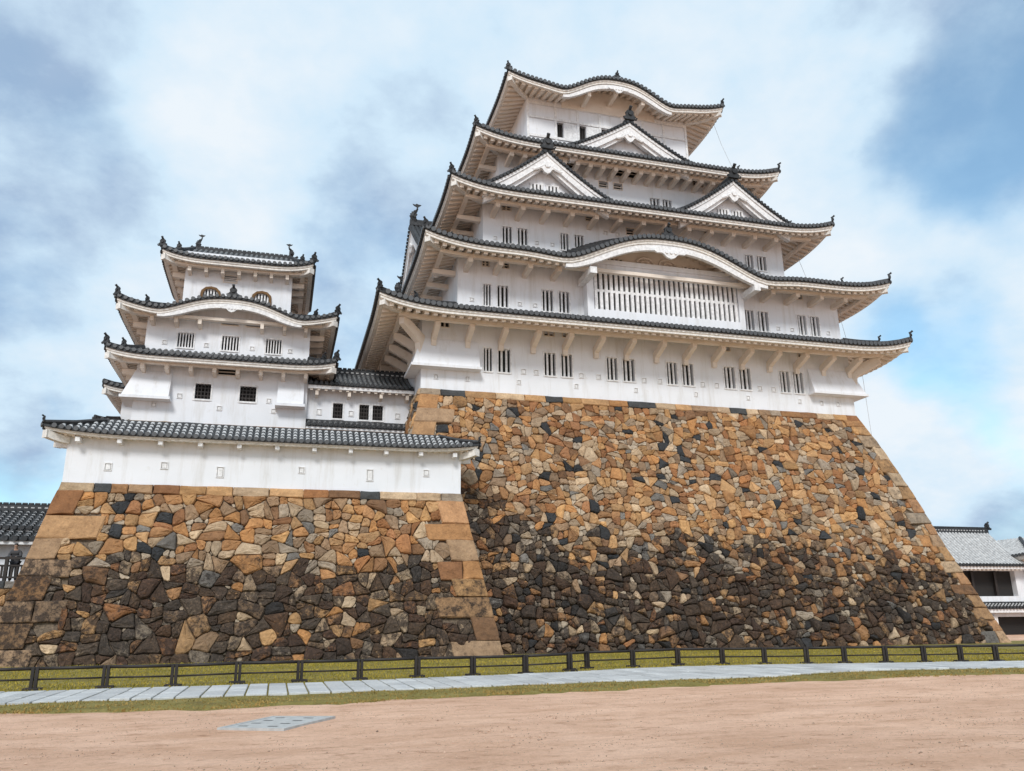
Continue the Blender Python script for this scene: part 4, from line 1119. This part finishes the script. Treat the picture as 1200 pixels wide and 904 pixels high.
kara_board(tr2, T2, 47.1 + .12, .2, .52, .55)
ornament(tr2, (-3.65, 47.2, T2.top(0, -3.65, 0) + .3), (0, -1), .7)
kara_wall(T2, 48.45, 19.0, -.25, tur, 'plaster')
def tarms(sk, Fw, wp, ph, xs, sl=.34):
    z = sk.ze - .24 + .02 + sl * wp - .13 - ph - .003
    for x in xs: arm(tur, x, Fw[2], sk.E[2] + wp - .15, z - .02, z, .2)
    for i in range(3):
        side_arm(tur, Fw[2] + .6 + 1.3 * i, Fw[0] - .003, sk.E[0] + wp - .15, z - .02, z, .2); side_arm(tur, Fw[2] + .6 + 1.3 * i, Fw[1] + .003, sk.E[1] - wp + .15, z - .02, z, .2)
tarms(T1, G1, .75, .18, [-8.1 + 1.27 * i for i in range(8)])
tarms(T2, G2, .8, .18, [-8.0, -6.7, -5.4, -1.9, -.6, .65])
tarms(T3, G3, .65, .18, [-6.5 + .97 * i for i in range(7)])
drop_box(tur, -8.5, -6.6, G1[2], 13.95, 15.55, .6, left=.5, yback=G1[2] + 1.6)
drop_box(tur, -.75, .75, G1[2], 13.95, 15.5, .6)

t = thing('stone_base', (-3.8, 48, 7.8), 'narrow strip of brown stones under the small left keep', 'stone base')
bT = lambda z: .15 * max(0, z - 7.8)
m1 = MB(); core(m1, -9.3, 7.2, 47.25, 62, 12.62, bT, .8, 0, zlow=7.7); m1.build('core', ['stone_core'], t)
m1 = MB(); stone_face(m1, -9.3, 6.9, 12.64, bT, lambda z: .8 * bT(z), lambda z: 0, face_front(47.25, bT), .3, 77, lambda u, z, rr: rr.uniform(-.1, .15), lambda u, z: .1, zlow=7.8, cop=.35)
m1.build('stones', ['stone'], t, attr='stone_color')

# ------------------------------------------------------------------ straight tiled roofs (gable-ended) used by galleries and halls
def slope_roof(parent, name, x0, x1, ye, ze, yr, zr, yb, zbk, joints=True, spacing=.3, tr=.1, thick=.12, ridge=.4, fas=.2, jw=(.24, .30), raf=None, sag=.06, jm=('roof_tile', 'tile_joint'), cap=True, verge=True):
    """front slope from eave (ye, ze) to ridge (yr, zr), back slope to (yb, zbk)"""
    mb = MB()
    def zf(t): return ze + (zr - ze) * (t - sag * 4 * t * (1 - t))
    n = 6; prof = [(ye + (yr - ye) * i / n, zf(i / n) + thick) for i in range(n + 1)] + [(yb, zbk + thick), (yb, zbk)] + [(ye + (yr - ye) * i / n, zf(i / n)) for i in range(n, -1, -1)]
    mb.sweep([[(x, y, z) for y, z in prof] for x in (x0, x1)], 0)
    nrow = int((x1 - x0) / spacing); sp = (x1 - x0) / nrow; Lw = math.hypot(yr - ye, zr - ze)
    for i in range(nrow):
        x = x0 + (i + .5) * sp; ts = []
        if joints:
            w = -.08
            while w < Lw: ts += [w / Lw, min(1, (w + jw[0]) / Lw)]; w += jw[1]
        else: ts = [-.03, .33, .66, 1]
        rings = []
        for q in ts:
            y = ye + (yr - ye) * q; z = zf(max(q, 0)) + thick + .01 - (.0 if q >= 0 else .0)
            rings.append([(x + tr * c, y, z + tr * s_) for c, s_ in ((-1, 0), (-.75, .7), (0, 1), (.75, .7), (1, 0))])
        for q in range(len(rings) - 1): mb.sweep([rings[q], rings[q + 1]], q % 2 if joints else 0, closed=False, caps=False)
        o = [(math.cos(q * math.pi / 4 + .39) * tr * 1.1, math.sin(q * math.pi / 4 + .39) * tr * 1.1) for q in range(8)]
        mb.sweep([[(x + c * k, ye - yy, ze + thick + s_ * k) for c, s_ in o] for yy, k in ((.12, .7), (.12, 1), (.02, 1))], 2)
    rf = mb.build(name, list(jm) + ['roof_tile'], parent)
    if fas:
        mb = MB(); mb.box(x0, x1, ye + .05, ye + .22, ze - fas, ze - .002); mb.build('eave_board', ['white_trim'], rf)
    if raf:
        mb = MB(); sp_, wd, yw = raf; nr = int((x1 - x0) / sp_)
        for i in range(nr):
            x = x0 + (i + .5) * (x1 - x0) / nr; mb.hexa([(x - wd / 2, ye + .12, ze - fas - .1), (x + wd / 2, ye + .12, ze - fas - .1), (x + wd / 2, yw, ze + .1), (x - wd / 2, yw, ze + .1), (x - wd / 2, ye + .12, ze - .01), (x + wd / 2, ye + .12, ze - .01), (x + wd / 2, yw, ze + .22), (x - wd / 2, yw, ze + .22)])
        mb.build('rafters', ['eave_plaster'], rf)
    if ridge:
        mb = MB(); mb.sweep([[(x, yr - .17, zr - .02), (x, yr - .14, zr + thick + ridge * .75), (x, yr, zr + thick + ridge), (x, yr + .14, zr + thick + ridge * .75), (x, yr + .17, zr - .02)] for x in (x0, x1)], 0)
        if cap:
            i = 0; x = x0 + .05
            while x < x1 - .25: mb.tube([(x, yr, zr + thick + ridge), (x + .23, yr, zr + thick + ridge)], .09, 6, 0); x += .3
            x = x0 + .1
            while x < x1 - .3:
                mb.box(x, x + .16, yr - .162, yr - .15, zr + thick + ridge * .25, zr + thick + ridge * .45, 1); x += .32
        mb.build('ridge', ['roof_tile', 'tile_joint'], rf)
    return rf

# gallery joining the two keeps
gal = thing('connecting_gallery', (4, 48.4, 12.6), 'low white gallery with small barred windows joining small keep to big keep', 'gallery')
hc = [(2.51, 3.09, 13.46, 14.4), (4.08, 4.66, 13.46, 14.4), (4.88, 5.5, 13.46, 14.4)]
wall('wall', gal, .96, 7.28, 48.4, 53.0, 12.2, 15.6, hc)
for h in hc: window(gal, *h, 48.4, 3, 3, frame=.09, bw=.045, barmat='dark_wood')
for x in (1.7, 3.6, 6.4): loophole(gal, x, 13.8, 48.4, .25, .3)
slope_roof(gal, 'roof', .97, 7.27, 47.55, 15.25, 50.6, 16.75, 53.6, 15.3, raf=(.4, .16, 48.5))
for x in (1.5, 3.4, 5.3, 6.9): arm(gal, x, 48.4, 47.75, 15.0, 15.0, .18)
slope_roof(gal, 'pent_roof', .97, 7.25, 47.5, 12.72, 48.38, 13.1, 48.39, 13.05, ridge=.12, fas=.14, cap=False)

# building behind the small keep, only its left eave corner shows
rear = thing('rear_gallery', (-7, 55, 12), 'white corridor behind the small keep, showing only left eave corner', 'gallery')
wall('wall', rear, -10.45, -6, 55.4, 62, 12.0, 16.3, [])
Q1 = Skirt((-11.45, -4.8, 54.3, 63.5), (-8.6, -7.5, 58.4, 58.9), 16.05, 17.6, .32, L=3)
skirt_roof(rear, 'roof', Q1, (-10.45, -6, 55.4, 62), ornaments=False, fas=.24, raf_sp=.4, raf_w=.18, raf_h=.13, tr=.1)
Q2 = Skirt((-11.7, -4.6, 54.3, 63.5), (-10.44, -6, 55.41, 62), 13.75, 14.3, .25, L=3)
skirt_roof(rear, 'pent_roof', Q2, (-10.5, -5.9, 55.3, 62.1), ornaments=False, fas=.24, raf_sp=.4, raf_w=.18, raf_h=.13, tr=.1)

# ------------------------------------------------------------------ plaster wall on the front base
pw = thing('plaster_wall', (0, 40.6, 7.9), 'long low white plaster wall with tiled coping on the front stone base', 'wall')
mb = MB(); mb.box(-9.72, 8.72, 40.62, 41.5, 7.86, 10.25); mb.build('wall', ['plaster'], pw)
for x, z, w, h in ((-7.9, 8.69, .26, .3), (-5.5, 8.84, .26, .28), (-3.0, 8.62, .28, .46), (.76, 8.85, .24, .26), (4.08, 8.72, .28, .54), (6.92, 8.93, .24, .3)): loophole(pw, x, z, 40.62, w, h)
WR = Skirt((-10.6, 9.5, 39.85, 42.3), (-8.3, 7.6, 41.0, 41.15), 10.03, 10.92, .28, L=5, lip=.1, curve=.0)
wr, _ = skirt_roof(pw, 'roof', WR, (-9.72, 8.72, 40.62, 41.5), joints=True, jw=(.13, .30), spacing=.3, fas=.12, raf_sp=.33, raf_w=.12, raf_h=.05, slope=.12, tr=.1, ridge=False)
mb = MB(); mb.sweep([[(x, 41.075 - .13, 10.85), (x, 41.075 - .1, 10.99), (x, 41.075, 11.05), (x, 41.075 + .1, 10.99), (x, 41.075 + .13, 10.85)] for x in (-8.3, 7.6)], 0)
for (ex, ix) in ((-10.6, -8.3), (9.5, 7.6)):
    for ey in (39.85, 42.3):
        iy = 41.0 if ey < 41 else 41.15
        mb.tube([(ex, ey, 10.5), ((ex + ix) / 2, (ey + iy) / 2, 10.68), (ix, iy, 10.98)], .11, 6)
mb.build('ridge', ['roof_tile'], wr)
for i in range(11):
    x = -9.2 + 1.75 * i; mb = MB(); mb.box(x - .1, x + .1, 40.02, 40.616, 9.72, 9.92); mb.build('bracket', ['white_trim'], pw)
ornament(wr, (-10.62, 39.83, 10.6), (-1, -.5), .35); ornament(wr, (9.52, 39.83, 10.6), (1, -.5), .35)

# ------------------------------------------------------------------ left background: terrace, hall, railing, person
t = thing('terrace_wall', (-18, 41.8, 0), 'dark stone terrace wall at far left behind the front base', 'stone wall')
m1 = MB(); bS = lambda z: .12 * z
m1.box(-40, -9.6, 41.95, 60, -.3, 3.6); m1.build('core', ['stone_core'], t)
m1 = MB(); stone_face(m1, -24, -9.4, 3.62, bS, lambda z: 0, lambda z: 0, face_front(41.5, bS), .35, 88, lambda u, z, rr: .36 + rr.uniform(-.1, .15), lambda u, z: .13, cop=.3)
m1.build('stones', ['stone'], t, attr='stone_color')
hall = thing('tiled_hall', (-18, 46, 3.6), 'low dark roofed hall at far left behind the railing', 'hall')
wall('wall', hall, -34, -10.7, 46.0, 50, 3.6, 5.9, [])
wall('upper_wall', hall, -34, -10.9, 46.9, 49.6, 5.9, 6.7, [])
slope_roof(hall, 'roof', -34, -11.3, 46.1, 6.3, 48.2, 7.45, 50.4, 6.4, spacing=.34, fas=.1, ridge=.3)
slope_roof(hall, 'pent_roof', -34, -11.0, 45.1, 5.68, 46.2, 6.16, 46.89, 6.17, spacing=.42, tr=.13, fas=.16, ridge=0)
fish(hall, (-11.5, 48.2, 7.75), (1, 0), .4)
rail = thing('railing', (-16, 42.3, 3.6), 'dark slatted timber railing on the terrace at far left', 'railing')
mb = MB(); mb.box(-24, -10.2, 42.25, 42.37, 4.6, 4.7); mb.build('top_rail', ['dark_wood'], rail)
mb = MB(); mb.box(-24, -10.2, 42.26, 42.36, 4.28, 4.36); mb.box(-24, -10.2, 42.26, 42.36, 3.76, 3.84); mb.build('lower_rail', ['dark_wood'], rail)
mb = MB(); x = -23.9
while x < -10.3: mb.box(x, x + .09, 42.285, 42.335, 3.841, 4.279); x += .2
mb.build('slats', ['dark_wood'], rail)
for x in (-23.5, -21.5, -19.5, -17.5, -15.5, -13.5, -11.9, -10.6): mb = MB(); mb.box(x - .07, x + .07, 42.24, 42.38, 3.6, 4.72); mb.build('post', ['dark_wood'], rail)

def skin_mesh(name, verts, edges, radii, mats, parent, root=0, sub=2):
    me = bpy.data.meshes.new(name); me.from_pydata(verts, edges, []); me.materials.append(MAT[mats])
    o = bpy.data.objects.new(name, me); COL.objects.link(o)
    if parent: o.parent = parent
    s = o.modifiers.new('skin', 'SKIN'); s.use_smooth_shade = True
    lay = me.skin_vertices[0].data if me.skin_vertices else None
    if lay is None:
        me.attributes; 
    for i, r in enumerate(radii): me.skin_vertices[0].data[i].radius = r if isinstance(r, tuple) else (r, r)
    me.skin_vertices[0].data[root].use_root = True
    m = o.modifiers.new('sub', 'SUBSURF'); m.levels = sub; m.render_levels = sub
    return o
def person(loc):
    p = thing('person', loc, 'person in dark jacket leaning both arms on the terrace railing', 'person')
    # facing -Y, forearms resting on a rail 1.06 m high, 0.35 m in front
    V = [(0, .10, .92), (0, .08, 1.12), (0, .02, 1.30), (0, -.05, 1.42), (0, -.08, 1.50), (0, -.12, 1.60), (0, -.13, 1.69),
         (.10, .10, .86), (.11, .06, .48), (.12, .10, .08), (.12, -.06, .04), (-.10, .10, .86), (-.11, .06, .48), (-.12, .10, .08), (-.12, -.06, .04),
         (.19, -.03, 1.36), (.25, -.12, 1.14), (.10, -.34, 1.13), (-.19, -.03, 1.36), (-.25, -.12, 1.14), (-.08, -.36, 1.13)]
    Ed = [(0, 1), (1, 2), (2, 3), (3, 4), (4, 5), (5, 6), (0, 7), (7, 8), (8, 9), (9, 10), (0, 11), (11, 12), (12, 13), (13, 14), (3, 15), (15, 16), (16, 17), (3, 18), (18, 19), (19, 20)]
    Rr_ = [(.14, .10), (.13, .09), (.15, .10), (.10, .08), .055, (.08, .10), (.075, .09), .09, .065, .045, .04, .09, .065, .045, .04, .06, .05, .035, .06, .05, .035]
    skin_mesh('body', V, Ed, Rr_, 'skin', p)
    # jacket and trousers as slightly larger shells
    skin_mesh('jacket', [(0, .11, .80)] + [V[i] for i in (0, 1, 2, 3, 15, 16, 17, 18, 19, 20)], [(0, 1), (1, 2), (2, 3), (3, 4), (4, 5), (5, 6), (6, 7), (4, 8), (8, 9), (9, 10)],
              [(.22, .17), (.215, .165), (.205, .155), (.215, .15), (.13, .1), .085, .072, .055, .085, .072, .055], 'jacket', p)
    skin_mesh('trousers', [V[i] for i in (0, 7, 8, 9, 11, 12, 13)], [(0, 1), (1, 2), (2, 3), (0, 4), (4, 5), (5, 6)], [(.19, .15), .125, .095, .078, .125, .095, .078], 'trousers', p)
    skin_mesh('hair', [(0, -.09, 1.58), (0, -.095, 1.68), (0, -.125, 1.745)], [(0, 1), (1, 2)], [(.08, .08), (.092, .105), (.07, .08)], 'hair', p)
    mb = MB(); mb.tube([(0, -.215, 1.64), (0, -.24, 1.61), (0, -.215, 1.6)], [.012, .016, .01], 5)
    for s in (-1, 1): mb.tube([(s * .03, -.205, 1.655), (s * .03, -.222, 1.655)], .012, 6)
    o = mb.build('face', ['skin'], None); o.parent = p
    return p
person((-11.7, 42.72, 3.6))

# ------------------------------------------------------------------ right background: gatehouse
gate = thing('gatehouse', (58, 60, 0), 'pale grey roofed gatehouse with dark open front beyond the right corner of the big base', 'gatehouse')
wall('wall', gate, 46, 66, 59.6, 66, -.3, 5.9, [(46.5, 63.55, 3.25, 5.45), (47, 59.2, -.2, 1.9), (60.6, 65.5, -.2, 1.5)], depth=.5)
for x in (50, 53, 56, 59, 61.5): mb = MB(); mb.box(x - .12, x + .12, 59.75, 59.95, 3.252, 5.448); mb.build('post', ['dark_wood'], gate)
slope_roof(gate, 'roof', 46, 64.0, 58.5, 5.75, 62.2, 9.0, 66, 5.8, spacing=.36, tr=.14, jw=(.10, .26), ridge=.42, fas=.22, jm=('tile_joint', 'tile_joint'), raf=(.45, .2, 59.5))
slope_roof(gate, 'pent_roof', 46, 66, 58.7, 2.15, 59.59, 2.55, 59.595, 2.5, spacing=.36, tr=.13, jw=(.12, .26), ridge=.12, fas=.3, cap=False)
mb = MB(); mb.box(59.25, 60.55, 59.3, 59.59, -.3, 1.6); mb.build('gate_panel', ['white_trim'], gate)
ornament(gate, (64.05, 62.2, 9.6), (1, 0), .8)
# wing with its own roof, ridge running toward the yard
sideroof = Skirt((63.6, 76, 57.4, 70), (67.5, 73, 62, 66), 6.6, 8.6, .2, L=3)
skirt_roof(gate, 'wing_roof', sideroof, (64.6, 75, 58.6, 69), tm=('tile_joint', 'tile_joint', 'tile_end'), joints=True, fas=.25, tr=.13, spacing=.36, raf_sp=.6)
wall('wing_wall', gate, 64.6, 75, 58.6, 69, -.3, 6.6, [])
mb = MB(); mb.box(40, 48, 60, 66, -.3, 5.8); mb.build('side_wall', ['plaster'], gate)

# ------------------------------------------------------------------ fences, grate, cables
def fence(label, pts, loc):
    f = thing('fence', loc, label, 'fence', 'dark timber fences along the path')
    for i, (x, y) in enumerate(pts):
        a = pts[max(i - 1, 0)]; b = pts[min(i + 1, len(pts) - 1)]; th = math.atan2(b[1] - a[1], b[0] - a[0]); c, s = math.cos(th), math.sin(th)
        z = lawn_z(x, y) - .02
        def q(u, v, w): return (x + u * c - v * s, y + u * s + v * c, z + w)
        mb = MB()
        def bx(u0, u1, v0, v1, w0, w1, ch=.012):
            mb.hexa([q(u0, v0, w0), q(u1, v0, w0), q(u1, v1, w0), q(u0, v1, w0), q(u0, v0, w1 - ch), q(u1, v0, w1 - ch), q(u1, v1, w1 - ch), q(u0, v1, w1 - ch)])
            mb.hexa([q(u0, v0, w1 - ch), q(u1, v0, w1 - ch), q(u1, v1, w1 - ch), q(u0, v1, w1 - ch), q(u0 + ch, v0 + ch, w1), q(u1 - ch, v0 + ch, w1), q(u1 - ch, v1 - ch, w1), q(u0 + ch, v1 - ch, w1)])
        bx(-.09, -.012, -.05, .05, 0, .61); bx(.012, .09, -.05, .05, 0, .61)
        p_ = mb.build('post', ['dark_wood'], f)
        mb = MB(); bx(-.22, .22, -.13, -.06, 0, .085); bx(-.22, .22, .06, .13, 0, .085); mb.build('foot', ['dark_wood'], p_)
    for i in range(len(pts) - 1):
        (x0, y0), (x1, y1) = pts[i], pts[i + 1]; z0, z1 = lawn_z(x0, y0), lawn_z(x1, y1)
        mb = MB(); mb.tube([(x0, y0, z0 + .545), ((x0 + x1) / 2, (y0 + y1) / 2, (z0 + z1) / 2 + .54), (x1, y1, z1 + .545)], .045, 10); mb.build('top_rail', ['dark_wood'], f, smooth=True)
        mb = MB(); mb.tube([(x0, y0, z0 + .27), (x1, y1, z1 + .27)], .024, 8); mb.build('lower_rail', ['dark_wood'], f, smooth=True)
    return f
FL = [(-9.5, 25.2), (-7.78, 25.3), (-6.06, 25.37), (-4.33, 25.38), (-2.6, 25.36), (-.93, 25.4), (.77, 25.5), (2.5, 25.68), (4.23, 25.79), (5.98, 25.9), (7.72, 26.05), (9.35, 26.45)]
FR = [(9.6, 27.2), (10.54, 28.0), (12.29, 28.05), (14.02, 28.0), (15.78, 27.95), (17.3, 27.6), (18.73, 27.1), (20.0, 26.65), (21.4, 26.2), (22.68, 25.75), (23.97, 25.4), (25.15, 25.0), (26.5, 24.6), (28, 24.2), (29.5, 23.9)]
fence('dark timber rail fence in front of the lower stone base, left of the gap', FL, (FL[0][0], FL[0][1], 0))
fence('dark timber rail fence in front of the big stone base, right of the gap', FR, (FR[0][0], FR[0][1], 0))

gr = thing('drain_cover', (.2, 15.4, 0), 'flat pale concrete drain cover with dark slots in the sand', 'drain cover')
A, B_, C_, D_ = Vector((-.80, 14.92, 0)), Vector((.06, 16.42, 0)), Vector((1.15, 15.95, 0)), Vector((.24, 14.40, 0))
def gq(u, v, z):
    p = A * (1 - u) * (1 - v) + D_ * u * (1 - v) + C_ * u * v + B_ * (1 - u) * v
    return (p.x, p.y, z)
mb = MB()
def slab_(u0, u1, v0, v1, z0, z1, m=0): mb.hexa([gq(u0, v0, z0), gq(u1, v0, z0), gq(u1, v1, z0), gq(u0, v1, z0), gq(u0, v0, z1), gq(u1, v0, z1), gq(u1, v1, z1), gq(u0, v1, z1)], m)
slab_(.0, .06, 0, 1, -.08, .012); slab_(.94, 1, 0, 1, -.08, .012); slab_(.061, .939, 0, .04, -.08, .0115); slab_(.061, .939, .96, 1, -.08, .0115)
mb.build('frame', ['concrete'], gr)
for i in range(4):
    mb = MB(); slab_(.07, .93, .05 + .225 * i, .265 + .225 * i, -.06, .008); 
    for u in (.25, .7): slab_(u - .07, u + .07, .05 + .225 * i + .09, .05 + .225 * i + .125, .0085, .0105, 1)
    mb.build('cover_slab', ['concrete', 'dark_opening'], gr)

def cable(label, pts):
    mb = MB(); mb.tube(pts, .013, 5); o = mb.build('conductor_cable', ['cable'], None); tag(o, label, 'cable', 'conductor cables off the right eaves of the keep'); return o
cable('thin cable dropping from the right corner of the topmost roof', [(30.9, 49.6, 39.6), (31.4, 50, 39.4), (31.8, 50, 38.0), (32.6, 50, 36.0)])
cable('thin cable between the third and second roof at right corner', [(35.2, 46.6, 28.2), (35.45, 47, 27.0), (35.95, 47, 25.5)])
cable('thin cable between the second and lowest roof at right corner', [(37.45, 45.6, 23.2), (37.6, 46, 22.1), (37.9, 46, 20.4)])
cable('thin cable hanging from the lowest right eave past the stone base', [(37.75, 44.8, 18.7), (37.95, 45, 17.9), (37.98, 45, 15.5), (38.02, 45, 13.1)])
